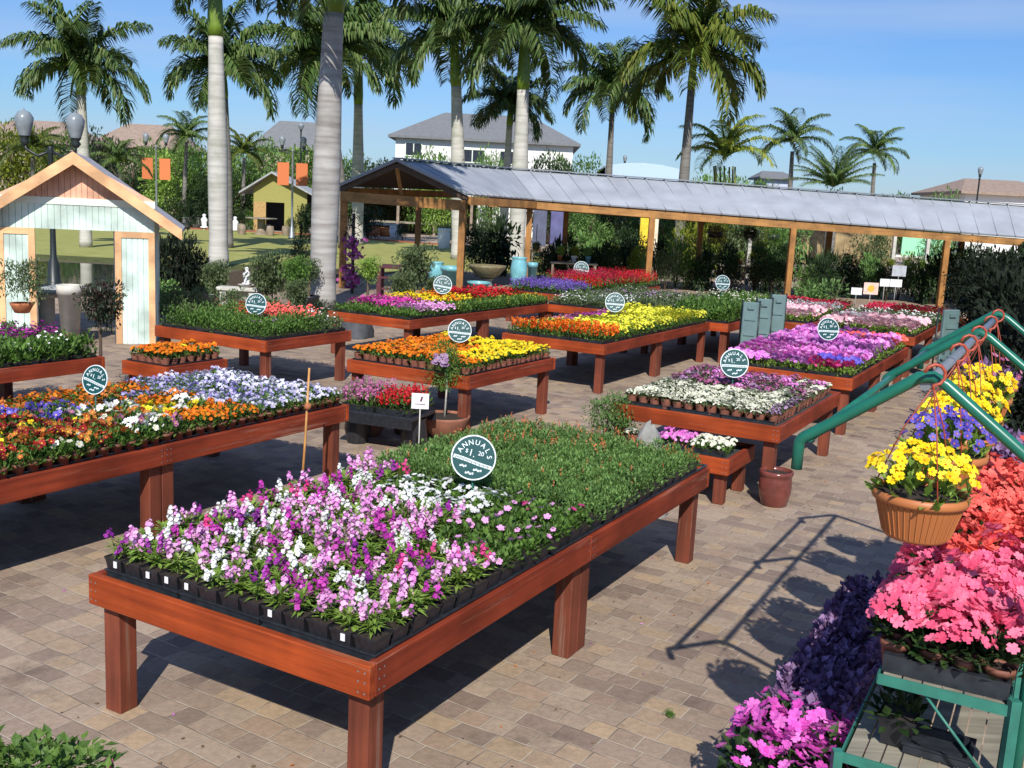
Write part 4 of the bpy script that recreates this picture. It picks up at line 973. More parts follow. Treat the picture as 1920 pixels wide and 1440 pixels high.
b = MB(); b.box(x1-.03, x1, .035, DEP, 0, ze); part('side_wall', b, M_MINT, kiosk)
b = MB(); b.box(xb-.02, xb+.03, .04, .8, 0, zo); part('partition', b, plain('dark blue grey boards', (.05, .06, .08), .7), kiosk)
b = MB(); b.box(x0+.03, x1-.03, DEP-.05, DEP, zo+.02, ze-.01); part('rear_lintel', b, M_MINT, kiosk)
ov = .40; xc = (x0+x1)/2; half = (x1-x0)/2
sl = (za-ze)/half; zt0 = za+.07
for sg in (-1, 1):
    b = MB(); xe = xc+sg*(half+ov); zee = zt0-sl*(half+ov)
    vs = [(xc, -.24, zt0), (xe, -.24, zee), (xe, DEP+.3, zee), (xc, DEP+.3, zt0)]
    b.add([*vs, *[(x, y, z-.05) for x, y, z in vs]], [(0,1,2,3),(7,6,5,4),(0,4,5,1),(1,5,6,2),(2,6,7,3),(3,7,4,0)]); part('roof', b, plain('kiosk roof felt', (.42, .40, .42), .7), kiosk)
    b = MB(); dx = .0; vs = [(xc, -.28, zt0+.012), (xe, -.28, zee+.012), (xe, -.28, zee-.15), (xc, -.28, zt0-.17)]
    b.add([*vs, *[(x, -.241, z) for x, y, z in vs]], [(0,1,2,3),(7,6,5,4),(0,4,5,1),(1,5,6,2),(2,6,7,3),(3,7,4,0)]); part('bargeboard', b, M_PEACHT, kiosk)
b = MB(); b.box(xa-.02, xb+.02, .1, .55, .78, .82); part('counter', b, plain('counter top', (.30, .32, .34), .6), kiosk)
# things in and before the kiosk
q = PD(132, 610, KY-.4); round_pot('stone_planter', 'tall pale stone planter standing in the kiosk opening', (q.x, q.y, .0), .18, PD(132, 534, KY-.4).z, M_CONC, 'cone')
q = PD(88, 600, KY+.25); t = thing('stone_pedestal', 'small pale stone pedestal table inside the kiosk', 'table', (q.x, q.y, 0)); zt_ = PD(88, 548, KY+.25).z
b = MB(); b.lathe([(0, zt_-.06), (.3, zt_-.06), (.3, zt_), (0, zt_)], 20); part('top', b, M_CONC, t); b = MB(); b.lathe([(.2, 0), (.12, .1), (.12, zt_-.06)], 14); part('base', b, M_CONC, t)
q = PD(42, 606, 13.2); t = thing('bonsai_shrub', 'bushy little shrub in a clay bowl left of the kiosk opening', 'potted shrub', (q.x, q.y, .64)); b = MB(); b.lathe([(0, 0), (.09, 0), (.14, .10), (.15, .13), (.12, .13)], 18); part('pot', b, M_TERRA, t); ob('foliage', foliage_of('bush', LEAFG), t, loc=(0, 0, .10), sc=(.36, .33, .60))
q = PD(188, 690, 11.2); t = thing('standard_tree', 'slim stemmed shrub with dusky leaves at the end of the kiosk bench', 'potted tree', (q.x, q.y, 0)); b = MB(); b.tube([(0, 0, 0), (.01, 0, .6), (-.01, .01, 1.0)], [.022, .018, .014], 7); part('trunk', b, WOODSTEM, t)
ob('crown', foliage_of('ball', leafy('dusky leaf', [(.03, .05, .025), (.06, .09, .045), (.13, .05, .05)])), t, loc=(0, 0, .72), sc=(.30, .28, .58))
# ------------------------------------------------------------------ lamp posts
def lamp_post(px, py, Y, zl, arms, label, banners=False, lr=.16, lh=.5, group='lamp posts around the lake'):
    c = PD(px, py, Y); t = thing('lamp_post', label, 'street lamp', (c.x, c.y, 0), 0, None)
    b = MB(); b.lathe([(.0, 0), (.2, 0), (.2, .12), (.14, .2), (.12, .6), (.07, .72), (.06, 1.2), (.055, zl-.15), (.075, zl-.1), (.05, zl)], 14); part('pole', b, M_DARKMETAL if not banners else M_GALV, t)
    for sx in arms:
        if sx:
            b = MB(); b.tube([(0, 0, zl-.1), (sx*.5, 0, zl-.22), (sx*.95, 0, zl-.08), (sx, 0, zl+.05)], .03, 7); part('arm', b, M_DARKMETAL, t)
        b = MB(); b.lathe([(.05, zl), (.11, zl+.08), (.07, zl+.14), (.12, zl+.2)], 12, 0, (sx, 0, .0)); hd = part('lantern_base', b, M_DARKMETAL, t)
        b = MB(); b.lathe([(.11, zl+.2), (lr*1.05, zl+.2+lh*.45), (lr*1.15, zl+.2+lh*.72), (lr*.7, zl+.2+lh*.95), (.03, zl+.2+lh), (0, zl+.2+lh*1.12)], 16, 0, (sx, 0, 0)); part('lantern', b, M_GLASS, t)
    if banners:
        for sx in (-1, 1):
            b = MB(); b.box(min(sx*.2, sx*.85), max(sx*.2, sx*.85), -.01, .01, zl-2.0, zl-.75); part('banner', b, M_ORANGECLOTH, t)
    return t
lamp_post(102, 548, 22.6, 3.15, (-.56, .56), 'dark double lantern lamp post right behind the mint kiosk', lr=.17, lh=.54)
lamp_post(294, 428, 62, 5.0, (-.6, .6), 'lamp post with orange banners behind the mint kiosk', True)
lamp_post(547, 448, 58, 5.0, (-.6, .6), 'lamp post with orange banners before the yellow hut', True)
lamp_post(562, 420, 84, 7.6, (0,), 'tall slim lamp post behind the yellow hut', lr=.22)
lamp_post(1165, 400, 88, 6.6, (0,), 'lone lamp post beyond the long roof, beside the white house')
lamp_post(1826, 420, 70, 6.0, (0,), 'lone lamp post over the tan roof at the far end of the walkway')
# ------------------------------------------------------------------ palms
def trunk_mat(name, a, b_, ring=1.0, moss=None):
    m, n, l, b = nmat(name); t = n.new('ShaderNodeTexCoord')
    mp = n.new('ShaderNodeMapping'); mp.inputs['Scale'].default_value = (.6, .6, 6.5); l.new(t.outputs['Object'], mp.inputs[0])
    z = n.new('ShaderNodeTexNoise'); z.inputs['Scale'].default_value = 1.5; z.inputs['Detail'].default_value = 6; l.new(mp.outputs[0], z.inputs['Vector'])
    r = n.new('ShaderNodeValToRGB'); r.color_ramp.elements[0].position = .33; r.color_ramp.elements[1].position = .62
    r.color_ramp.elements[0].color = c4(a); r.color_ramp.elements[1].color = c4(b_); l.new(z.outputs[0], r.inputs[0])
    z2 = n.new('ShaderNodeTexNoise'); z2.inputs['Scale'].default_value = .9; z2.inputs['Detail'].default_value = 5; l.new(t.outputs['Object'], z2.inputs['Vector'])
    r2 = n.new('ShaderNodeValToRGB'); r2.color_ramp.elements[0].position = .5; r2.color_ramp.elements[1].position = .68; r2.color_ramp.elements[0].color = (0,0,0,1); r2.color_ramp.elements[1].color = (.6,.6,.6,1); l.new(z2.outputs[0], r2.inputs[0])
    x = n.new('ShaderNodeMix'); x.data_type = 'RGBA'; l.new(r2.outputs[0], x.inputs[0]); l.new(r.outputs[0], x.inputs[6]); x.inputs[7].default_value = c4(moss or (.20, .22, .14))
    l.new(x.outputs[2], b.inputs['Base Color']); b.inputs['Roughness'].default_value = .85; b.inputs['Specular IOR Level'].default_value = .2
    bp = n.new('ShaderNodeBump'); bp.inputs['Strength'].default_value = .3; bp.inputs['Distance'].default_value = .03; l.new(z.outputs[0], bp.inputs['Height']); l.new(bp.outputs[0], b.inputs['Normal'])
    return m
M_TRUNK = trunk_mat('pale palm trunk', (.40, .38, .335), (.54, .52, .47))
M_TRUNKD = trunk_mat('dark palm trunk', (.13, .12, .105), (.22, .205, .185), moss=(.13, .12, .10))
M_SHAFT = plain('green crownshaft', (.14, .22, .02), .4, var=.35, scale=2.5)
CROWN = {}
def frond(b, rg, az, el, L, droop, wmax, n=46, mi=0, plumose=True):
    """one pinnate frond: rachis arching from the origin, rows of hanging leaflets"""
    ca, sa = math.cos(az), math.sin(az); pts = []; p = Vector((0, 0, 0)); a = el; ds = L/12
    for k in range(13):
        pts.append(p.copy()); p = p + Vector((ca*math.cos(a), sa*math.cos(a), math.sin(a)))*ds; a -= droop/12*(.5+1.0*k/12)
    b.tube(pts[:9:2], [.035, .028, .02, .014, .008], 4, 1, False)
    side = Vector((-sa, ca, 0))
    for i in range(n):
        t = .12+.88*i/(n-1); x = t*12; k = min(11, int(x)); q = pts[k].lerp(pts[k+1], x-k); d = (pts[k+1]-pts[k]).normalized(); nn = side.cross(d)*-1
        if nn.z < 0: nn = -nn
        ll = wmax*(.35+.65*math.sin(math.pi*min(1, .18+t*.78)))*rg.uniform(.85, 1.1)
        for sg in (-1, 1):
            lift = rg.choice((.55, .1, -.25)) if plumose else rg.uniform(.0, .3)
            v = (side*sg*.95 + d*.75 + nn*lift).normalized(); m = q+v*ll*.55; tip = m+(v*.55+Vector((0, 0, -.75))).normalized()*ll*.5
            w = ll*.026+.006; aa = v.cross(Vector((rg.uniform(-.3,.3), rg.uniform(-.3,.3), 1))).normalized()*w
            b.add([q-aa*.5, q+aa*.5, m+aa, tip, m-aa], [(0, 1, 2, 4), (4, 2, 3)], mi)
def crown_mesh(kind, i, mat):
    key = (kind, i, mat.name)
    if key in CROWN: return CROWN[key]
    rg = random.Random(i*41+len(kind)); b = MB()
    if kind == 'royal':
        nf = 19
        for k in range(nf):
            u = k/(nf-1); frond(b, rg, k*2.399+rg.uniform(-.2,.2), R(80-92*u**.9)+rg.uniform(-.1,.1), 1.0*rg.uniform(.85,1.08), R(58+42*u)*rg.uniform(.85,1.15), .32, 84)
        b.tube([(0, 0, -.1), (.01, 0, .35), (.02, .01, .75)], [.03, .018, .004], 5, 1, False)
    elif kind == 'small':
        for k in range(15):
            u = k/14; frond(b, rg, k*2.399+rg.uniform(-.2,.2), R(78-78*u), 1.0*rg.uniform(.9,1.1), R(72+30*u), .30, 46, plumose=False)
    elif kind == 'areca':
        for k in range(16):
            u = k/15; frond(b, rg, k*2.399, R(82-66*u), rg.uniform(.8,1.15), R(95), .28, 40, plumose=False)
    elif kind == 'cycad':
        for k in range(26):
            u = k/25; frond(b, rg, k*2.399, R(72-62*u), rg.uniform(.9,1.1), R(38), .20, 40, plumose=False)
    CROWN[key] = b.mesh('crown', [mat, STEM]); return CROWN[key]
for k_ in list(range(3)): pass
def palm(name, label, px_base, px_c, py_c, Y, r, tr=.22, shaft=1.6, kind='royal', mat=FROND, tm=None, top_z=None, lean=None, group=None, cat='palm tree', i=None, bulge=.15):
    c = PD(px_c, py_c, Y); zc = top_z if top_z else c.z
    gx = PD(px_base, 400, Y).x
    t = thing(name, label, cat, (gx, Y, 0), 0, group); dx = (c.x-gx) if lean is None else lean
    def cen(z): return Vector((dx*(z/zc)**1.4, 0, z))
    b = MB(); hs = zc-shaft; n = 26; pts = [cen(hs*k/n) for k in range(n+1)]
    prof = [tr*(1.18-.18*min(1, k/n*8))*(1+bulge*math.exp(-((k/n-.45)/.3)**2))*(1-.22*max(0, (k/n-.5)/.5)) for k in range(n+1)]
    b.tube(pts, prof, 16, 0); part('trunk', b, tm or M_TRUNK, t)
    if kind in ('royal',):
        b = MB(); top = prof[-1]; b.tube([cen(hs+.002), cen(hs+shaft*.15), cen(hs+shaft*.5), cen(hs+shaft*.85), cen(zc)], [top*1.02, top*1.14, top*1.0, top*.72, top*.5], 14); part('crownshaft', b, M_SHAFT, t)
    if kind == 'areca':
        b = MB()
        for k in range(7): a = k*.9; b.tube([(.25*math.cos(a), .25*math.sin(a), 0), (.4*math.cos(a), .4*math.sin(a), zc*.5), (.5*math.cos(a)+dx, .5*math.sin(a), zc*.9)], [.06, .05, .04], 6)
        part('stems', b, leafy('areca stem', [(.15, .17, .03), (.22, .22, .05)], 0), t)
    cm = crown_mesh(kind, rnd.randrange(3) if i is None else i, mat)
    ob('crown', cm, t, loc=cen(zc)-Vector((0, 0, .05)), rz=rnd.random()*6.28, sc=r)
    return t
RP = 'royal palms beyond the covered walkway'
palm('royal_palm', 'royal palm with full dark crown behind the mint kiosk', 160, 150, 118, 40, 2.95, .21, 1.2, tm=M_TRUNK)
palm('royal_palm', 'pale ringed palm trunk with green crownshaft rising from the lawn', 410, 402, -70, 33, 2.3, .285, 2.2, lean=None, bulge=.12, i=1)
palm('royal_palm', 'royal palm whose crown spreads behind the pale ringed trunk', 428, 418, 122, 45, 3.2, .2, 1.4, tm=M_TRUNKD)
palm('royal_palm', 'thick grey palm trunk, leaning slightly, beside the covered walkway', 607, 634, -150, 21.6, 3.2, .262, 1.8, tm=trunk_mat('weathered palm trunk', (.27, .25, .23), (.43, .415, .39), moss=(.12, .105, .09)), bulge=.12, i=2)
palm('royal_palm', 'royal palm with yellow crownshaft, seen past the gable of the walkway', 671, 672, 78, 55, 4.1, .29, 3.2)
palm('royal_palm', 'dark stemmed royal palm half hidden by the thick leaning trunk', 646, 605, 98, 50, 3.9, .24, 2.0, tm=M_TRUNKD)
palm('royal_palm', 'royal palm with flared green shaft left of the white house roof ridge', 862, 852, 62, 45, 3.55, .28, 2.2)
palm('royal_palm', 'tallest royal palm standing in front of the white house roof', 972, 985, 52, 42, 3.5, .30, 2.4)
palm('royal_palm', 'lower royal palm with hanging fronds against the white house roof', 945, 958, 195, 49, 2.5, .18, 1.0)
palm('royal_palm', 'slender royal palm on its own right of the white house', 1138, 1150, 165, 55, 3.3, .17, 1.3, tm=M_TRUNKD)
palm('royal_palm', 'royal palm with wide pale crown, rightmost of the tall ones', 1277, 1302, 95, 44, 3.85, .2, 1.6, mat=FRONDY, tm=M_TRUNKD)
palm('areca_palm', 'sunny yellow green feather palm right behind the long roof', 1360, 1360, 290, 48, 2.6, .08, 1, 'areca', LEAFY)
palm('young_palm', 'small feather palm with thin dark trunk, upright young fronds', 1480, 1487, 262, 55, 2.3, .13, .6, 'small', FROND, M_TRUNKD)
palm('young_palm', 'small round crowned palm farther right behind the long roof', 1636, 1641, 285, 58, 2.1, .12, .6, 'small', FROND, M_TRUNKD)
palm('cycad_palm', 'low spreading palm with stiff fronds just over the roof ridge', 1562, 1562, 345, 42, 2.0, .2, .4, 'cycad', FROND, M_TRUNKD)
palm('young_palm', 'small palm just left of the orange banners', 222, 225, 300, 52, 1.7, .13, .4, 'small', FROND, M_TRUNKD)
palm('young_palm', 'small dark palm at the brown roofs behind the kiosk ridge', 60, 62, 280, 58, 2.2, .13, .4, 'small', FRONDY, M_TRUNKD)
palm('young_palm', 'small palm between the pale trunk and the orange banners', 345, 350, 255, 70, 2.4, .13, .4, 'small', FROND, M_TRUNKD)
palm('young_palm', 'small palm poking above the green trees left of the yellow hut', 455, 458, 285, 72, 2.2, .13, .4, 'small', FRONDY, M_TRUNKD)
# ------------------------------------------------------------------ covered walkway
M_ROOF = plain('grey metal roof', (.325, .345, .375), .5, .0, var=.14, scale=1.5)
E0, E1 = PD(1002, 373, 30), PD(2040, 453, 30.6)
R0, R1 = PD(956, 317, 31.9), PD(2030, 394, 32.3)
GR, GL = PD(876, 363, 25.7), PD(637, 346, 27.1)
AP = PD(744, 299, 26.0)
walk = thing('covered_walkway', 'long timber walkway under a grey seamed metal roof with a gabled wing', 'walkway')
def slope(pts, ribs, name, flip=False):
    a, b_, c_, d_ = [Vector(p) for p in pts]        # eave0, eave1, ridge1, ridge0
    n = (b_-a).cross(d_-a).normalized()
    if n.z < 0: n = -n
    b = MB(); lo = [p-n*.045 for p in (a, b_, c_, d_)]
    b.add([a, b_, c_, d_, *lo], [(0,1,2,3),(0,4,5,1),(1,5,6,2),(2,6,7,3),(3,7,4,0)]); b.add(lo, [(3,2,1,0)], 1)
    for k in range(ribs+1):
        t = k/ribs; e, r_ = a.lerp(b_, t), d_.lerp(c_, t); b.beam(e+n*.008-(r_-e).normalized()*.03, r_+n*.018, .035, .042, 0, n)
    return part(name, b, [M_ROOF, plain('dark roof boards', (.055, .032, .018), .85)], walk)
Fa = Vector((2*R0.x-E0.x+.1, 2*R0.y-E0.y, E0.z)); Fb = Vector((2*R1.x-E1.x, 2*R1.y-E1.y, E1.z))
slope((E0, E1, R1, R0), 30, 'roof'); slope((Fb, Fa, R0, R1), 30, 'roof')
HL = R0+(GL-AP); slope((GR, E0, R0, AP), 12, 'roof'); slope((HL, GL, AP, R0), 14, 'roof')
b = MB(); dn = Vector((0, 0, .035)); b.beam(R0+dn, R1+dn, .26, .03); b.beam(AP+dn, R0+dn, .26, .03); part('ridge_cap', b, M_GALV, walk)
dz = Vector((0, 0, -.17)); inn = (R0-E0); inn.z = 0; inn.normalize()
b = MB(); b.beam(E0+dz+inn*.12, E1+dz+inn*.12, .09, .22); part('eave_beam', b, M_TAN, walk)
b = MB(); b.beam(Fa+dz-inn*.12, Fb+dz-inn*.12, .09, .22); part('eave_beam', b, M_TAN, walk)
gd = (GL-GR).normalized(); b = MB(); b.beam(GR+Vector((0, 0, -.30))+gd*.05, GL+Vector((0, 0, -.30))-gd*.05, .09, .26); part('gable_beam', b, M_TAN, walk)
b = MB(); b.beam(GR+dz+Vector((.05,.15,0)), E0+dz+Vector((.05,.1,0)), .09, .2); part('eave_beam', b, M_TAN, walk)
b = MB(); b.beam(GL+dz+Vector((.1,.1,0)), HL+dz, .09, .2); part('eave_beam', b, M_TAN, walk)
for (a_, c_) in ((GR, AP), (AP, GL)): b = MB(); b.beam(a_+Vector((0, .1, -.13)), c_+Vector((0, .1, -.13)), .05, .15); part('rafter', b, plain('dark timber', (.09, .05, .025), .7), walk)
b = MB(); m_ = (GR+GL)/2; b.beam(m_+Vector((0, .1, -.2)), AP+Vector((0, .1, -.2)), .09, .09, 0, (1, 0, 0)); part('king_post', b, M_TAN, walk)
def post(p, z1, w=.17, mat=M_TANZ):
    b = MB(); b.cbox(-w/2, w/2, -w/2, w/2, 0, z1, .01); part('post', b, mat, walk, (p.x, p.y, 0))
def along(a, b_, px):
    lo, hi = 0.0, 1.0
    for _ in range(40):
        m = (lo+hi)/2; q = a.lerp(b_, m); v = q-CAM; x = 960+F*v.dot(_rt)/v.dot(_fw)
        if x < px: lo = m
        else: hi = m
    return a.lerp(b_, lo)
for px in (1228, 1494, 1784, 2030): q = along(E0, E1, px); post(q+inn*.12, q.z-.28)
q = E0+Vector((-.12, .15, 0)); post(q, q.z-.28)
q = GR+gd*.15+Vector((.03, .12, 0)); post(q, q.z-.42); q = GL-gd*.12+Vector((0, .12, 0)); post(q, q.z-.42)
M_DARKPOST = M_TANZ
for px in (1060, 1312, 1553, 1800, 2050): q = along(Fa, Fb, px); post(q-inn*.12, q.z-.28)
q = HL+Vector((.2, 0, 0)); post(q, q.z-.28)
q = PD(782, 480, 31.5); post(q, 2.5)
# ------------------------------------------------------------------ things under and beside the walkway
def teal(px, py, Y, hw, shape, lb): q = PD(px, py, Y); round_pot('teal_pot', lb, (q.x, Y, 0), hw*Y/1895, q.z, M_TEAL, shape)
teal(819, 491, 27.3, 15, 'urn', 'round teal glazed pot, left of the pair before the walkway post')
teal(846, 499, 26.7, 20, 'cone', 'wide teal glazed pot right in front of the walkway post')
teal(974, 482, 28.6, 16, 'urn', 'tall teal jar standing by the corner post')
teal(999, 492, 29.2, 10, 'cone', 'small teal pot behind the tall teal jar')
teal(898, 528, 27.0, 22, 'cone', 'low teal pot in front of the stone fountain bowl')
q = PD(914, 497, 27.6); zz = q.z; t = thing('bowl_fountain', 'wide shallow stone bowl on a pedestal among teal pots', 'fountain', (q.x, 27.6, 0))
b = MB(); b.lathe([(0, 0), (.34, 0), (.3, .1), (.16, .2), (.14, zz-.42), (.2, zz-.36)], 20); part('pedestal', b, M_STONE, t)
b = MB(); b.lathe([(.1, zz-.38), (.34, zz-.26), (.50, zz-.06), (.52, zz), (.47, zz), (.3, zz-.1), (0, zz-.14)], 28); part('bowl', b, plain('bronze stone bowl', (.20, .17, .09), .6), t)
for (px, py, Y, lb) in ((735, 505, 24.5, 'dark red lattice stool left of the round topiary'),):
    q = PD(px, py, Y); zz = PD(px, 497, Y).z; t = thing('garden_stool', lb, 'stool', (q.x, q.y, 0)); mt = plain('dark red lacquer', (.09, .02, .025), .5)
    b = MB(); b.cbox(-.36, .36, -.36, .36, zz-.07, zz, .01); part('seat', b, mt, t)
    for x in (-.27, .27):
        for y in (-.27, .27): b = MB(); b.box(x-.05, x+.05, y-.05, y+.05, 0, zz-.07); part('leg', b, mt, t)
    for zq in (.3, .62): b = MB(); b.box(-.22, .22, -.29, -.25, zz*zq, zz*zq+.05); part('rail', b, mt, t)
def topiary(px, pyc, Y, r, label, stem=True, z0=0, mat=LEAF):
    c = PD(px, pyc, Y); t = thing('topiary', label, 'topiary', (c.x, c.y, z0)); zc = c.z-z0
    if stem: b = MB(); b.tube([(0, 0, 0), (.01, 0, zc-r*.6)], [.03, .025], 7); part('trunk', b, M_CONC if stem == 2 else WOODSTEM, t)
    ob('crown', foliage_of('ball', mat), t, loc=(0, 0, zc-r*1.2), sc=(r*1.15, r*1.15, r*2.3))
    b = MB(); rr = .17; b.lathe([(0, 0), (rr, 0), (rr*1.3, .28), (rr*1.4, .32), (rr*1.2, .32)], 14); part('pot', b, M_BLACK, t); return t
topiary(690, 506, 20.5, .24, 'lollipop topiary ball beside the magenta orchids', 1, mat=LEAFB)
topiary(776, 500, 21.5, .42, 'large round clipped topiary left of the teal pots', 1, mat=LEAFG)
topiary(752, 540, 20.5, .30, 'low clipped ball below the large round topiary', 0, mat=LEAFG)
topiary(812, 542, 21.5, .26, 'small clipped ball at the foot of the teal pots', 0, mat=LEAFG)
topiary(500, 517, 19.5, .42, 'broad rounded topiary with a bare stem before the lawn', 1, mat=LEAFG)
topiary(552, 512, 18.8, .28, 'lollipop topiary on a thin pale stem near the thick palm trunk', 2, mat=LEAF)
topiary(400, 522, 20.5, .32, 'rounded clipped shrub beside the dark hedge clump', 1, mat=LEAFG)
topiary(580, 508, 21, .22, 'narrow pale topiary just left of the thick palm trunk', 1, mat=LEAFG)
topiary(553, 552, 17.8, .24, 'low pale clipped shrub under the lollipop topiary', 0, mat=LEAFG)
for (px, py, Y, r, h, k, m, lb) in (
    (352, 585, 16.8, .55, .75, 'bush', LEAFG, 'low grey green shrub right of the kiosk wall'), (425, 582, 17.5, .45, .7, 'bush', LEAFG, 'low clipped shrub behind the trailing plant bench'),
    (470, 590, 18.5, .4, .45, 'loose', LEAFS, 'small loose shrub under the stone bench'), (610, 580, 17.2, .3, .55, 'loose', LEAFD, 'small dark shrub at the foot of the thick palm trunk'),
    (520, 585, 17.6, .5, .5, 'bush', LEAFG, 'mounded shrub in front of the broad topiary'), (300, 600, 19.5, .5, .6, 'loose', LEAFS, 'leafy shrub at the corner of the kiosk')):
    q = PD(px, py, Y); shrub('garden_shrub', lb, (q.x, Y, 0), r, h, k, m)
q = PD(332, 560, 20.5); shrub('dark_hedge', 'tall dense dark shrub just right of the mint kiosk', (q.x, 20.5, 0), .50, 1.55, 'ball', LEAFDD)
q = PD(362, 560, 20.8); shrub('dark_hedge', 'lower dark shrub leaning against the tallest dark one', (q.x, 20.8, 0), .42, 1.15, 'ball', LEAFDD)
q = PD(565, 480, 27.5); shrub('dark_bush', 'dark round bush beyond the topiaries, left of the thick trunk', (q.x, 27.5, 0), .5, 1.35, 'round', LEAFD)
q = PD(450, 540, 19.6); t = thing('stone_bench', 'small pale stone bench among the topiaries', 'bench', (q.x, q.y, 0)); b = MB(); zz = .55
b.cbox(-.42, .42, -.17, .17, zz-.07, zz, .01); part('seat', b, M_CONC, t)
for x in (-.28, .28): b = MB(); b.box(x-.08, x+.08, -.13, .13, 0, zz-.07); part('leg', b, M_CONC, t)
def statue(px, py, Y, h, label, mat=M_WHITE):
    q = PD(px, py, Y); t = thing('garden_statue', label, 'statue', (q.x, q.y, max(0, q.z-h*.5)))
    b = MB(); b.lathe([(0, 0), (.28*h, 0), (.28*h, .08*h), (.16*h, .12*h), (.2*h, .4*h), (.24*h, .6*h), (.13*h, .74*h), (.08*h, .78*h), (.13*h, .86*h), (.12*h, .95*h), (.02*h, 1.0*h)], 14); part('figure', b, mat, t)
    b = MB(); z_ = max(0, q.z-h*.5); b.lathe([(.15, -z_), (.12, -.02), (.18, 0)], 12); part('plinth', b, M_CONC, t)
statue(463, 517, 19.7, .34, 'small white bird shaped statue over the stone bench')
statue(383, 414, 66, .9, 'white statue left of the pale ringed palm trunk')
statue(441, 419, 66, .9, 'white statue right of the pale ringed palm trunk')
# orchids by the left post
t = thing('orchid_column', 'hanging magenta orchids along the left walkway post', 'orchid', (*PD(660, 500, 25.5)[:2], 0)); b = MB(); f = MB(); rg = random.Random(8)
for k in range(150):
    z = rg.uniform(.15, 1.4)
    if .72 < z < .85: continue
    b.flower((rg.gauss(0, .13), rg.uniform(-.2, .1), z), (rg.uniform(-.6,.6), -1, .4), rg.uniform(.035, .055), 5, 0)
for k in range(120): f.leaf((rg.gauss(0,.12), rg.uniform(-.1,.2), rg.uniform(.1, 2.0)), (rg.uniform(-1,1), rg.uniform(-1,1), .3), (0,0,1), .25, .05)
f.tube([(0, .1, 0), (0, .1, 2.0)], .04, 6, 1); part('foliage', f, [LEAFD, WOODSTEM], t); part('blossom', b, petal('orchid', (120, 40, 95), (165, 65, 130), (215, 120, 175)), t)
# shade plants under and behind the walkway
SHADE = 'shade plants under the covered walkway'
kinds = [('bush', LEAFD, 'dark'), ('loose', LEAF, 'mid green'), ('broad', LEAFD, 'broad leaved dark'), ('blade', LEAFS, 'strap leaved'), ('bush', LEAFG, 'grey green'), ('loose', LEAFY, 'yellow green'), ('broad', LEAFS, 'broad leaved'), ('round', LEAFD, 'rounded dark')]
rg = random.Random(21)
used = {}
marks = ['behind the corner post', 'behind the crimson bench', 'left of the first roof post', 'right of the first roof post', 'behind the leafy bench', 'beside the folded carts', 'behind the second roof post', 'behind the blush bench', 'behind the white cards', 'by the third roof post', 'in the dim far end of the walkway']
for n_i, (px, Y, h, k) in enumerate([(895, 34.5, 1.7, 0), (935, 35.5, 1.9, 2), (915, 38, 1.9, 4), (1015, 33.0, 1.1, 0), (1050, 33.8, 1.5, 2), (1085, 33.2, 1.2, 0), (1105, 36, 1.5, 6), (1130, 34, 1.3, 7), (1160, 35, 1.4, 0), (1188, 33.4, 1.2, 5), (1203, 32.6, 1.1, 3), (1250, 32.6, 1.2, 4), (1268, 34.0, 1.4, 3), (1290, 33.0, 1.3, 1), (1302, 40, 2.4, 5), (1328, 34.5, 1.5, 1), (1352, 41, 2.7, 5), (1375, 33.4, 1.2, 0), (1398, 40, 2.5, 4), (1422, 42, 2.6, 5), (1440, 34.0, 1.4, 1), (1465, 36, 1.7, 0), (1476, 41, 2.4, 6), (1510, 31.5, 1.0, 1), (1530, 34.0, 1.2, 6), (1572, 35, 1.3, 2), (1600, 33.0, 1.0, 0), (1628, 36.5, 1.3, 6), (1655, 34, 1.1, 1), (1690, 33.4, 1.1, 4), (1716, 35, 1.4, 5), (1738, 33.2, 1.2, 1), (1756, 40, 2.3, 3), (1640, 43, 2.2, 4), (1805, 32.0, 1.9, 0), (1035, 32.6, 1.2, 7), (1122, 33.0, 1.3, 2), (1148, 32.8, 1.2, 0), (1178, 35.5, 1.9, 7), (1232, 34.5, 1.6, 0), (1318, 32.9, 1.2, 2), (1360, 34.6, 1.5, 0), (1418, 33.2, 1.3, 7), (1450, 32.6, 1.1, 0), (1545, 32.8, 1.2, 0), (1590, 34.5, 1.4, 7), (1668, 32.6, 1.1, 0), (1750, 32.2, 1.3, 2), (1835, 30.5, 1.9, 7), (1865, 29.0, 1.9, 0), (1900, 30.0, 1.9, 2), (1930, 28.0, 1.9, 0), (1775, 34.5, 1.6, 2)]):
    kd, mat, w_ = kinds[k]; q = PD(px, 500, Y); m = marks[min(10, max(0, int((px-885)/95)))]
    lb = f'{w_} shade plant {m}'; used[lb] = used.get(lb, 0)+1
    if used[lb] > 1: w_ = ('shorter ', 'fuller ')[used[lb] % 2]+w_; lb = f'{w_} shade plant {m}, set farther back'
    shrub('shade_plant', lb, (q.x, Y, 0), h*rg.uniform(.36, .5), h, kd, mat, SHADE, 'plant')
def hanging_plant(px, py, Y, r, mat, label, fl=None):
    c = PD(px, py, Y); t = thing('hanging_plant', label, 'hanging plant', c); ob('foliage', foliage_of('bush', mat), t, loc=(0, 0, -r*1.1), sc=(r, r, r*1.9))
    b = MB(); b.lathe([(.02, -.12), (r*.5, -.1), (r*.6, .1), (r*.5, .1)], 14); part('pot', b, M_BLACK, t)
    b = MB(); b.tube([(0, 0, .1), (0, 0, .7)], .012, 5); part('hanger', b, M_DARKMETAL, t)
    if fl: part('blossom', blooms(rnd, r, r, -.1, 22, .05, 'dot', mi=0), fl, t)
hanging_plant(1405, 440, 33, .34, LEAFD, 'dark round hanging basket under the eave right of the second span')
hanging_plant(1420, 468, 34.5, .36, LEAFY, 'yellow green hanging fern below the dark basket')
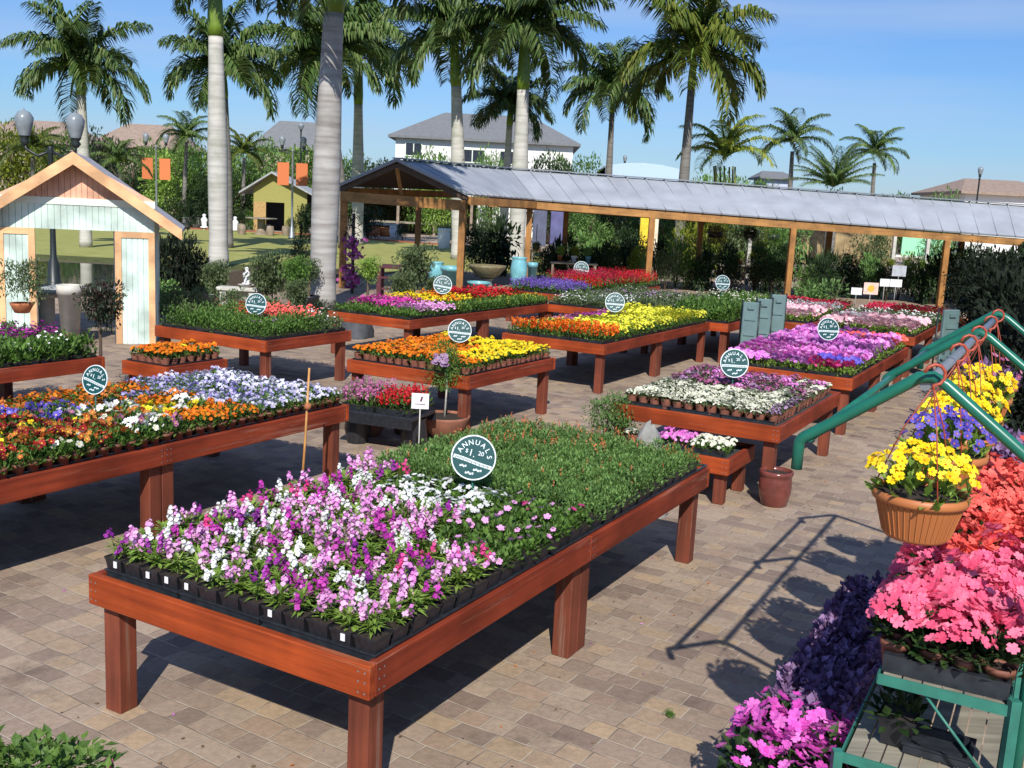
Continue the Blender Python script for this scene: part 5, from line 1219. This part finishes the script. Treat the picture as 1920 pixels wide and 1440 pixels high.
hanging_plant(1340, 440, 34, .42, leafy('rusty leaf', [(.10, .10, .04), (.25, .14, .05), (.3, .2, .08)]), 'rusty leaved hanging plant behind the back post')
hanging_plant(1005, 462, 32.5, .2, LEAFY, 'small pale hanging plant right of the corner post')
hanging_plant(1450, 445, 36, .4, LEAF, 'leafy hanging plant left of the second front post')
hanging_plant(1880, 560, 27, .35, LEAFD, 'dark hanging plant in the shade past the third post')
for (px, py, Y) in ((1905, 640, 22), (1885, 690, 20.5)): hanging_plant(px, py, Y, .22, LEAFD, 'hanging plant with pink and white blooms before the dim shade' if px == 1905 else 'lower hanging plant with pale blooms before the dim shade', PET['crimson' if px == 1905 else 'shell'])
# bright cloth and mint hut seen through the walkway
def slab_thing(name, label, cat, px, py, Y, w, h, t_, mat, pn='panel', feet=True):
    c = PD(px, py, Y); t = thing(name, label, cat, (c.x, c.y, 0)); b = MB(); b.cbox(-w/2, w/2, -t_/2, t_/2, c.z-h/2, c.z+h/2, min(.02, t_/3)); part(pn, b, mat, t)
    if feet:
        for x in (-w*.42, w*.42): b = MB(); b.beam((x, t_*.7, 0), (x, t_*.7, c.z+h*.5), .06, .06, 0, (1, 0, 0)); part('post', b, M_GREYWOODZ, t)
    return t
slab_thing('garden_banner', 'yellow cloth banner behind the first roof post', 'banner', 1213, 440, 38, .55, 1.6, .03, plain('yellow cloth', (.75, .55, .03), .7))
slab_thing('garden_banner', 'pale cream banner beside the yellow one', 'banner', 1226, 436, 38.3, .3, 1.6, .03, plain('cream cloth', (.78, .66, .5), .7))
slab_thing('garden_banner', 'tall blue violet cloth hanging behind the crimson bench', 'banner', 1045, 425, 37, .5, 1.3, .03, plain('blue violet cloth', (.11, .11, .24), .8, var=.4, scale=2))
slab_thing('garden_banner', 'slate blue cloth hanging by the corner post', 'banner', 1012, 425, 37.4, .5, 1.4, .03, plain('slate cloth', (.10, .11, .17), .8, var=.4, scale=2))
slab_thing('trellis_wall', 'tan reed screen seen between the second and third posts', 'screen', 1585, 455, 44, 4.2, 2.0, .08, woody('reed screen', (.25, .17, .08), (.48, .36, .19), .8, 2))
# mint hut far behind
c = PD(1695, 480, 46); t = thing('mint_hut', 'bright mint green hut glimpsed through the far walkway', 'hut', (c.x, c.y, 0)); mt = plain('bright mint paint', (.30, .70, .42), .6, var=.06)
b = MB(); b.box(-.15, 2.05, 0, .1, 1.15, 2.5); part('wall', b, mt, t); b = MB(); b.box(-1.3, -.95, 0, .1, 0, 1.7); part('wall', b, mt, t); b = MB(); b.box(-1.3, 2.05, -.05, .0, 1.05, 1.15); part('counter', b, M_WHITET, t)
b = MB(); b.box(1.7, 2.05, 0, .1, 0, 1.15); b2 = part('wall', b, mt, t); b = MB(); b.box(-1.5, 2.3, -.3, 1.6, 2.5, 2.6); part('roof', b, M_GREYWOOD, t)
for (px, Y, h_, lb) in ((1735, 37, 2.2, 'pale bare timber post among the far shade plants'), (1672, 37.5, 2.2, 'slim white pole in front of the mint hut'), (1402, 36.5, 2.0, 'white frame pole left of the second roof post')):
    q = PD(px, 500, Y); o = MB(); o.cbox(-.06, .06, -.06, .06, 0, h_, .01); tag(ob('garden_post', o.mesh('garden_post', M_CONC), None, (q.x, Y, 0)), lb, 'post')
for (px, py, w, h, Y, lb, mt, mkf) in ((1633, 541, 27, 22, 20, 'card with orange sun picture over the pale pink bench', plain('salmon card', (.80, .55, .45), .6), 'sun'), (1606, 546, 20, 13, 21, 'small white card left of the sun picture card', M_WHITE, None), (1659, 530, 18, 14, 21.5, 'small white card right of the sun picture card', M_WHITE, None), (1680, 531, 22, 14, 21.7, 'white card at the right end of the card row', M_WHITE, None), (1686, 508, 26, 20, 26, 'pale grey board behind the card row', plain('grey board', (.4, .42, .45), .6), None)):
    if mkf:
        def sun_(b, w, h, z): b.add([(0, -.0055, z)]+[(h*.3*math.cos(a*.5236), -.0055, z+h*.3*math.sin(a*.5236)) for a in range(12)], [(0, k+1, (k+1) % 12+1) for k in range(12)])
        MATS.pop('card ink', None); plain('card ink', (.85, .42, .06), .6); card(px, py, w, h, Y, ZD, lb, mt, sun_)
    else: card(px, py, w, h, Y, ZD, lb, mt)
# folded green carts
M_CART = plain('grey green cart plastic', (.12, .19, .19), .5, var=.2, scale=4)
def cart(px, py0, py1, Y, w, rz, label):
    c = PD(px, py1, Y); top = PD(px, py0, Y); h = top.z; t = thing('folded_cart', label, 'cart', (c.x, Y, 0), rz)
    b = MB(); b.cbox(-w/2, w/2, -.06, 0, .16, h, .012)
    for zz in (.3, .52, .74): b.box(-w*.34, w*.34, -.075, -.0605, h*zz, h*zz+.035)
    b.box(-w*.2, w*.2, -.085, -.0605, h*.9, h*.94); part('panel', b, M_CART, t)
    b = MB(); b.tube([(-w*.55, .05, .1), (-w*.55, .05, h+.02), (w*.55, .05, h+.02), (w*.55, .05, .1)], .014, 6); part('frame', b, M_DARKMETAL, t)
    for x in (-w*.55, w*.55):
        b = MB(); b.tube([(x-.02, .05, .1), (x+.02, .05, .1)], .1, 14); part('wheel', b, M_BLACK, t)
cart(1404, 566, 622, 15.6, .24, R(-12), 'leftmost folded grey green cart between the benches')
cart(1429, 560, 622, 15.7, .22, R(-12), 'middle folded grey green cart between the benches')
cart(1455, 552, 615, 15.8, .22, R(-8), 'rightmost folded grey green cart between the benches')
cart(1774, 580, 640, 15.5, .32, R(25), 'folded grey green cart past the pale pink bench')
round_pot('terracotta_pot', 'terracotta pot standing past the lone folded cart', (*P(1812, 632)[:2], 0), .2, .4, M_TERRA, 'cone')
q = PD(1516, 580, 22); shrub('leafy_shrub', 'bright leafy shrub in front of the second roof post', (q.x, 22, 0), .75, 1.05, 'loose', LEAFS)
q = PD(1560, 560, 27); shrub('shade_plant', 'dark strap leaved clump before the dark gap of the walkway', (q.x, 27, 0), .8, 1.4, 'blade', LEAFD)
# unseen cloth canopy, added off frame to shade the shrubs at the right edge
t = thing('added_canopy', 'unseen cloth canopy added past the right edge to cast shade', 'added canopy')
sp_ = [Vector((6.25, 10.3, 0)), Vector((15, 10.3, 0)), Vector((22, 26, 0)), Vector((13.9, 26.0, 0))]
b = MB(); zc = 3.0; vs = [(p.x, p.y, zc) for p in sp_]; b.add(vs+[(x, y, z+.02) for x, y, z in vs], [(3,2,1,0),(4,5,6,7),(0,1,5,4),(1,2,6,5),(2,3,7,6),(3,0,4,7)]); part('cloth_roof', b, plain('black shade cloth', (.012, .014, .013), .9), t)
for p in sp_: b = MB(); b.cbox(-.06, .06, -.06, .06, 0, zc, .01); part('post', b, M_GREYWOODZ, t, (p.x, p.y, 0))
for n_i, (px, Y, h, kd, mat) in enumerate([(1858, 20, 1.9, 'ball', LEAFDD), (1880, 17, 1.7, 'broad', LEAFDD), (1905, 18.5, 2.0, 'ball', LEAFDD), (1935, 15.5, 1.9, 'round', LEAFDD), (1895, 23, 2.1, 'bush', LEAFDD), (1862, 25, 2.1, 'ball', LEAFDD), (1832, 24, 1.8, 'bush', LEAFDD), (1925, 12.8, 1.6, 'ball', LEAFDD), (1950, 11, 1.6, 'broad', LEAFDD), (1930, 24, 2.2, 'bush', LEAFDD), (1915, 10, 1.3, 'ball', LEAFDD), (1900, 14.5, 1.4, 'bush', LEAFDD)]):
    q = PD(px, 700, Y); shrub('shaded_shrub', ('dark shrub standing in the dim shade at the right edge'), (q.x, Y, 0), h*.5, h*.9, kd, mat, 'dark shrubs in the dim shade house')
# ------------------------------------------------------------------ far garden, houses, trees
def house(name, label, cx, cy, w, d, h, rh, wall, roof, wins=(), hip=.3, ov=.6):
    t = thing(name, label, 'house', (cx, cy, 0)); b = MB(); b.box(-w/2, w/2, 0, d, 0, h); part('wall', b, wall, t)
    b = MB(); x0, x1, y0, y1 = -w/2-ov, w/2+ov, -ov, d+ov; a = w*hip; ym = d/2
    b.add([(x0,y0,h),(x1,y0,h),(x1,y1,h),(x0,y1,h),(x0+a,ym,h+rh),(x1-a,ym,h+rh),(x0,y0,h-.2),(x1,y0,h-.2),(x1,y1,h-.2),(x0,y1,h-.2)], [(0,1,5,4),(2,3,4,5),(1,2,5),(3,0,4),(0,6,7,1),(1,7,8,2),(2,8,9,3),(3,9,6,0),(9,8,7,6)]); part('roof', b, roof, t)
    for (x, z, ww, hh) in wins:
        b = MB(); b.box(x-ww/2, x+ww/2, -.06, -.02, z-hh/2, z+hh/2); wf = part('window', b, plain('dark window', (.03, .035, .05), .15), t)
        b = MB()
        for xx in (x-ww/2-.08, x-.03, x+ww/2): b.box(xx, xx+.08, -.1, -.061, z-hh/2, z+hh/2)
        for z2 in (z-hh/2-.08, z+hh/2): b.box(x-ww/2-.08, x+ww/2+.08, -.1, -.061, z2, z2+.08)
        ob('frame', b.mesh('frame', M_WHITET), wf)
    return t
M_TILEG = plain('grey roof shingles', (.17, .175, .18), .85, var=.12, scale=3); M_TILEB = plain('brown roof tiles', (.30, .22, .17), .85, var=.18, scale=3); M_RENDER = plain('white render', (.80, .79, .75), .8, var=.04)
q = PD(908, 262, 88); q0, q1 = PD(742, 262, 88), PD(1075, 275, 88)
house('white_house', 'white two storey house with grey hip roof behind the palms', (q0.x+q1.x)/2, 88, q1.x-q0.x, 12, q.z, 2.6, M_RENDER, M_TILEG, ((-6.0, q.z-1.1, 1.3, 1.0), (-1.0, q.z-1.4, 2.0, 1.0), (2.2, q.z-1.4, 1.6, 1.0)), .28)
for (px0, px1, py, Y, rh, lb) in ((-60, 140, 268, 100, 2.2, 'brown roofed house half hidden behind the lanterns'), (175, 330, 278, 110, 2.6, 'brown roofed house left of the small dark palm'), (480, 600, 280, 115, 3.2, 'grey brown roofed house behind the yellow hut'), (1810, 2000, 368, 80, 1.2, 'tan roofed low house at the right end behind the walkway')):
    a, c = PD(px0, py, Y), PD(px1, py, Y); house('far_house', lb, (a.x+c.x)/2, Y, c.x-a.x, 9, max(a.z, c.z), rh, M_RENDER if px0 > 1000 else plain('tan render', (.42, .34, .27), .9), M_TILEB if px0 != 480 else M_TILEG, (), .3)
a, c = PD(1435, 345, 120), PD(1478, 345, 120); house('far_house', 'small pale blue house far off between the palms', (a.x+c.x)/2, 120, 3.2, 5, a.z+.8, .8, plain('pale blue wall', (.45, .5, .62), .8), M_TILEG)
a, c = PD(1150, 312, 75), PD(1262, 318, 75)
t = thing('greenhouse', 'pale blue curved greenhouse roof above the walkway ridge', 'greenhouse', ((a.x+c.x)/2, 75, 0)); b = MB(); wv = (c.x-a.x)/2+.5; zt = a.z+.3
pts = [(-wv, zt-1.4), (-wv, zt-.25), (-wv*.5, zt-.02), (0, zt+.05), (wv*.5, zt-.02), (wv, zt-.25), (wv, zt-1.4)]
for k in range(6): (xa_, za_), (xb_, zb_) = pts[k], pts[k+1]; b.add([(xa_, 0, za_), (xb_, 0, zb_), (xb_, 9, zb_), (xa_, 9, za_), (xa_, 0, za_-.1), (xb_, 0, zb_-.1), (xb_, 9, zb_-.1), (xa_, 9, za_-.1)], [(0,1,2,3),(7,6,5,4),(0,4,5,1)])
b.add([(x, -.01, z) for x, z in pts], [tuple(range(6, -1, -1))]); part('roof', b, plain('pale blue film', (.42, .55, .70), .4, var=.05), t)
b = MB()
for x in (-wv, 0, wv): b.box(x-.06, x+.06, 0, .1, 0, zt-.3)
part('frame', b, M_GALV, t)
# yellow hut with stools
hY = 69; a, c = PD(475, 440, hY), PD(580, 440, hY); hw = c.x-a.x
t = thing('yellow_hut', 'small yellow and green gabled hut across the lawn', 'hut', ((a.x+c.x)/2, hY, 0)); ze_, zp_ = PD(475, 352, hY).z, PD(515, 325, hY).z
my = plain('yellow paint', (.30, .28, .075), .7, var=.1); mo = plain('ochre paint', (.42, .27, .10), .7)
b = MB(); b.box(-hw*.5, -hw*.28, 0, .1, 0, ze_-.902); part('wall', b, mo, t); b = MB(); b.box(hw*.05, hw*.42, 0, .1, 0, ze_-.902); part('wall', b, my, t)
b = MB(); b.add([(-hw*.5, 0, ze_-.9), (hw*.45, 0, ze_-.9), (hw*.45, 0, ze_), (-.15*hw, 0, zp_), (-hw*.5, 0, ze_), (-hw*.5, .1, ze_-.9), (hw*.45, .1, ze_-.9), (hw*.45, .1, ze_), (-.15*hw, .1, zp_), (-hw*.5, .1, ze_)], [(0,1,2,3,4),(9,8,7,6,5),(0,5,6,1)]); part('gable', b, my, t)
for sg, xe in ((-1, -hw*.72), (1, hw*.62)):
    b = MB(); ze2 = ze_-.3; vs = [(-.15*hw, -.6, zp_+.1), (xe, -.6, ze2), (xe, 3, ze2), (-.15*hw, 3, zp_+.1)]; b.add(vs+[(x, y, z-.12) for x, y, z in vs], [(0,1,2,3),(7,6,5,4),(0,4,5,1),(1,5,6,2),(2,6,7,3),(3,7,4,0)]); part('roof', b, plain('hut roof', (.35, .36, .36), .6), t)
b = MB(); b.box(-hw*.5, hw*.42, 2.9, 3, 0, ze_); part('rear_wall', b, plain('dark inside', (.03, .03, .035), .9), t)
q = P(490, 440); t = thing('picnic_table', 'round wooden table in front of the yellow hut', 'table', (q.x, q.y, 0)); b = MB(); b.lathe([(0, .95), (.95, .95), (.95, 1.03), (0, 1.03)], 20); part('top', b, M_GREYWOOD, t); b = MB(); b.lathe([(.45, 0), (.25, .3), (.25, .95)], 12); part('base', b, M_GREYWOODZ, t)
for k in range(5):
    a = k*1.256+.3; b = MB(); b.lathe([(.2, 0), (.25, .25), (.2, .58), (0, .6)], 12); tag(ob('wooden_stool', b.mesh('wooden_stool', M_GREYWOODZ), None, (q.x+1.45*math.cos(a), q.y+1.45*math.sin(a), 0)), 'round wooden stool around the table by the yellow hut', 'stool', 'stools round the picnic table')
q = P(715, 447); t = thing('pale_bench', 'pale timber bench beyond the lawn seen under the gable', 'bench', (q.x, q.y, 0)); b = MB(); b.cbox(-1.3, 1.3, -.3, .3, .85, .98, .01); part('seat', b, M_CONC, t)
for x in (-1.15, 1.15): b = MB(); b.box(x-.1, x+.1, -.25, .25, 0, .85); part('leg', b, M_CONC, t)
for (px, py, Y, r, h, mt, lb) in ((700, 434, 70, .45, .7, M_TERRA, 'terracotta pot on the terrace behind the pale bench'), (722, 434, 71, .5, .6, plain('orange clay', (.5, .17, .05), .7), 'orange clay pot on the terrace behind the pale bench'), (740, 436, 68, .35, .8, M_WHITE, 'white urn right of the pale bench'), (832, 455, 55, .35, 1.1, M_WHITE, 'white urn right of the dark far post'), (360, 420, 68, .6, .7, M_STONE, 'grey pot on the terrace left of the pale trunk'), (605, 420, 69, .6, .8, M_TERRA, 'terracotta pot right of the yellow hut'), (590, 432, 66, .4, .5, M_STONE, 'small stone pot right of the banner lamp')):
    q = PD(px, py, Y); round_pot('garden_pot', lb, (q.x, Y, 0), r, h, mt, 'belly')
# canopy stall beyond the lawn seen under the gable
q = PD(790, 410, 78); t = thing('market_stall', 'dark open stall beyond the lawn under the gable', 'stall', (q.x, 78, 0)); b = MB(); b.box(-5, 4, 0, 5, 2.9, 3.1); part('roof', b, plain('dark stall roof', (.05, .04, .045), .8), t)
b = MB(); b.box(-5, 4, 4.8, 5, 0, 2.9); part('back_wall', b, plain('dark red boards', (.08, .03, .025), .8), t)
for x in (-4.8, -1.8, 1, 3.8): b = MB(); b.box(x-.1, x+.1, 0, .2, 0, 2.9); part('post', b, M_GREYWOODZ, t)
b = MB(); b.box(-4, 3, .5, 1.5, .8, .95); part('counter', b, M_GREYWOOD, t)
# trees
def tree(label, px, Y, h, r, kind, mat, name='garden_tree', group=None, th=.35):
    q = PD(px, 380, Y); t = thing(name, label, 'tree', (q.x, Y, 0), rnd.random()*6.28, group); b = MB(); b.tube([(0, 0, 0), (.1, .05, h*th), (.0, .1, h*.75)], [h*.035, h*.026, h*.01], 7)
    for k in range(4): a = k*1.6; b.tube([(.05, .05, h*th*.9), (r*.35*math.cos(a), r*.35*math.sin(a), h*.6), (r*.6*math.cos(a), r*.6*math.sin(a), h*.78)], [h*.016, h*.012, h*.005], 5)
    part('trunk', b, WOODSTEM, t); ob('crown', foliage_of('tree' if kind in ('bush', 'round') else 'treeb', mat), t, loc=(0, 0, h*.06), sc=(r, r, h*.95)); return t
rg = random.Random(77)
for k, (px, Y, h, r, kd, mt, lb) in enumerate([
    (335, 74, 5.2, 3.0, 'bush', LEAFB, 'bright green tree left of the pale ringed trunk'), (375, 80, 6.0, 3.2, 'loose', LEAF, 'green tree just behind the pale ringed trunk'), (455, 76, 5.0, 3.2, 'bush', LEAFB, 'bright green tree right of the pale ringed trunk'),
    (470, 88, 6.8, 3.4, 'loose', LEAFS, 'soft green tree behind the yellow hut, left'), (525, 90, 6.6, 3.4, 'bush', LEAFB, 'bright green tree right above the yellow hut'), (580, 86, 6.4, 3.0, 'loose', LEAF, 'green tree between hut and leaning trunk'), (300, 86, 6.0, 3.0, 'loose', LEAF, 'green tree behind the orange banners'),
    (250, 78, 5.0, 2.6, 'bush', LEAFD, 'dark tree behind the kiosk roof'), (30, 70, 6.0, 3.2, 'loose', LEAFY, 'yellow green tree left of the double lantern'), (110, 82, 6.6, 3.0, 'bush', LEAF, 'green tree between the two lanterns'), (180, 90, 7.0, 3.0, 'loose', LEAFD, 'dark tree by the first royal palm trunk'), (420, 70, 3.6, 2.4, 'round', LEAFD, 'low dark tree at the lawn edge left of the hut'), (345, 70, 2.6, 2.2, 'round', LEAFD, 'low dark bush at the lawn edge by the banners'),
    (650, 95, 6.2, 3.0, 'loose', LEAF, 'green tree behind the leaning trunk'), (705, 82, 5.6, 2.8, 'round', LEAFD, 'dark tree by the stall beyond the gable'), (830, 70, 4.4, 2.2, 'bush', LEAFB, 'bright green tree seen under the gable'), (805, 80, 6.4, 2.4, 'loose', LEAF, 'tree in front of the white house, left window'), (920, 82, 6.6, 2.0, 'loose', LEAFS, 'slim tree in front of the white house wall'), (1075, 78, 6.4, 2.8, 'bush', LEAF, 'green tree at the right corner of the white house'), (1030, 72, 6.0, 2.2, 'loose', LEAFD, 'dark tree behind the tallest palm'),
    (1340, 62, 5.0, 2.2, 'loose', LEAFS, 'soft green tree under the sunny feather palm'), (1400, 75, 5.2, 2.4, 'bush', LEAF, 'round green tree right of the sunny feather palm'), (1590, 70, 4.4, 2.4, 'loose', LEAFD, 'dark tree beside the low spreading palm'), (1700, 90, 5.2, 2.6, 'round', LEAF, 'low round tree left of the last bushy one'), (1762, 66, 4.6, 1.9, 'loose', LEAFS, 'bushy young tree near the right end of the roof'), (1650, 95, 5.0, 3.0, 'bush', LEAFD, 'dark far tree behind the round crowned palm')]):
    tree(lb, px, Y, h, r, kd, mt)
for k in range(10):
    px = 1100+k*38+rg.uniform(-8, 8); 
    tree('small tree of the back hedge row behind the walkway plants', px, 50+rg.uniform(-3, 4), rg.uniform(2.4, 3.4), rg.uniform(1.4, 2.0), rg.choice(('bush', 'loose', 'round')), rg.choice((LEAF, LEAFS, LEAFD)), 'hedge_tree', 'back hedge trees')
# far tree line
b = MB(); rg = random.Random(9)
for k in range(260):
    x = rg.uniform(-190, 190); y = 170+rg.uniform(0, 30); h = rg.uniform(3.5, 7.0); r = rg.uniform(3, 6)
    for q in range(46):
        d = Vector((rg.gauss(0,1), rg.gauss(0,1), abs(rg.gauss(.3,.8)))).normalized(); b.leaf((x+d.x*r*.8, y+d.y*r*.8, d.z*h*.85), (d.x+rg.uniform(-1,1), d.y+rg.uniform(-1,1), rg.uniform(-.3,1)), (0, 0, 1), 1.7, 1.0)
tl_ = struct('treeline', b.mesh('treeline', LEAFD), 'stuff')

q = P(1258, 1344); shrub('weed', 'tiny green weed sprouting between the pavers', (q.x, q.y, 0), .035, .03, 'loose', LEAF, None, 'weed', stem=False)
# furniture and pots glimpsed under the long roof
def plant_table(px, Y, w, label, potcol):
    q = PD(px, 500, Y); t = thing('plant_table', label, 'table', (q.x, Y, 0)); b = MB(); b.cbox(-w/2, w/2, -.35, .35, .68, .74, .01); part('top', b, M_GREYWOOD, t)
    for x in (-w/2+.08, w/2-.08):
        for y in (-.28, .28): b = MB(); b.box(x-.035, x+.035, y-.035, y+.035, 0, .68); part('leg', b, M_GREYWOODZ, t)
    for k in range(3):
        x = q.x-w*.3+k*w*.3; round_pot('plant_pot', f'{("left", "middle", "right")[k]} pot on the {label}', (x, Y, .74), .10, .2, (M_TERRA, M_WHITE, M_TEAL)[(k+potcol) % 3], 'cone')
        shrub('potted_plant', f'small plant growing in the {("left", "middle", "right")[k]} pot on the {label}', (x, Y, .9), .17, .34, 'ball', (LEAFB, LEAFY, LEAFS)[(k+potcol) % 3], None, 'plant', stem=False)
plant_table(1075, 32.4, 1.5, 'weathered table right behind the crimson flowers', 0)
plant_table(1172, 37.5, 1.4, 'weathered table near the yellow banner', 1)
plant_table(1385, 36.5, 1.5, 'weathered table below the hanging fern', 2)
plant_table(1560, 38, 1.8, 'weathered table before the tan reed screen', 0)
plant_table(1700, 36.5, 1.8, 'weathered table before the mint hut', 1)

# fallen petals and leaf bits under the bench edges
b = MB(); rg = random.Random(31)
for k in range(420):
    Bq, Lq = rg.choice(((B1, 3.7), (B1, 3.7), (B2o, 5.7), (B3, 1.9), (B4, 4.1), (B5, 2.2), (B6, 3.8)))
    c_ = tp(Bq, rg.choice((rg.gauss(-.15, .2), rg.uniform(-.3, 1.7))), rg.choice((rg.gauss(-.1, .2), rg.uniform(0, Lq))), .004)
    a = rg.random()*6.28; L_ = rg.uniform(.012, .026); d_ = Vector((math.cos(a), math.sin(a), 0)); e_ = Vector((-d_.y, d_.x, 0))
    b.add([c_, c_+d_*L_*.5+e_*L_*.35+Vector((0, 0, .004)), c_+d_*L_+Vector((0, 0, .002)), c_+d_*L_*.5-e_*L_*.35], [(0, 1, 2, 3)], rg.choice((0, 0, 0, 1, 2)))
struct('fallen_petals', b.mesh('fallen_petals', [plain('dry leaf bits', (.16, .10, .05), .9), PET['lilac'], PET['orange']]), 'stuff')

# dark potted shrubs along the far terrace edge
rg = random.Random(61)
for px, Y in ((360, 67.5), (378, 69), (455, 67.5), (470, 70), (545, 63.5), (565, 62.5), (588, 63.5), (602, 65), (600, 61.5), (480, 72), (575, 66), (690, 64.5), (755, 65), (835, 63), (350, 71)):
    q = PD(px, 430, Y); h = rg.uniform(1.0, 2.0); shrub('terrace_shrub', 'dark leafy shrub along the far terrace edge beyond the lawn', (q.x, Y, 0), h*rg.uniform(.4, .6), h, rg.choice(('bush', 'loose', 'ball')), rg.choice((LEAFD, LEAFD, LEAF)), 'shrubs along the far terrace edge')
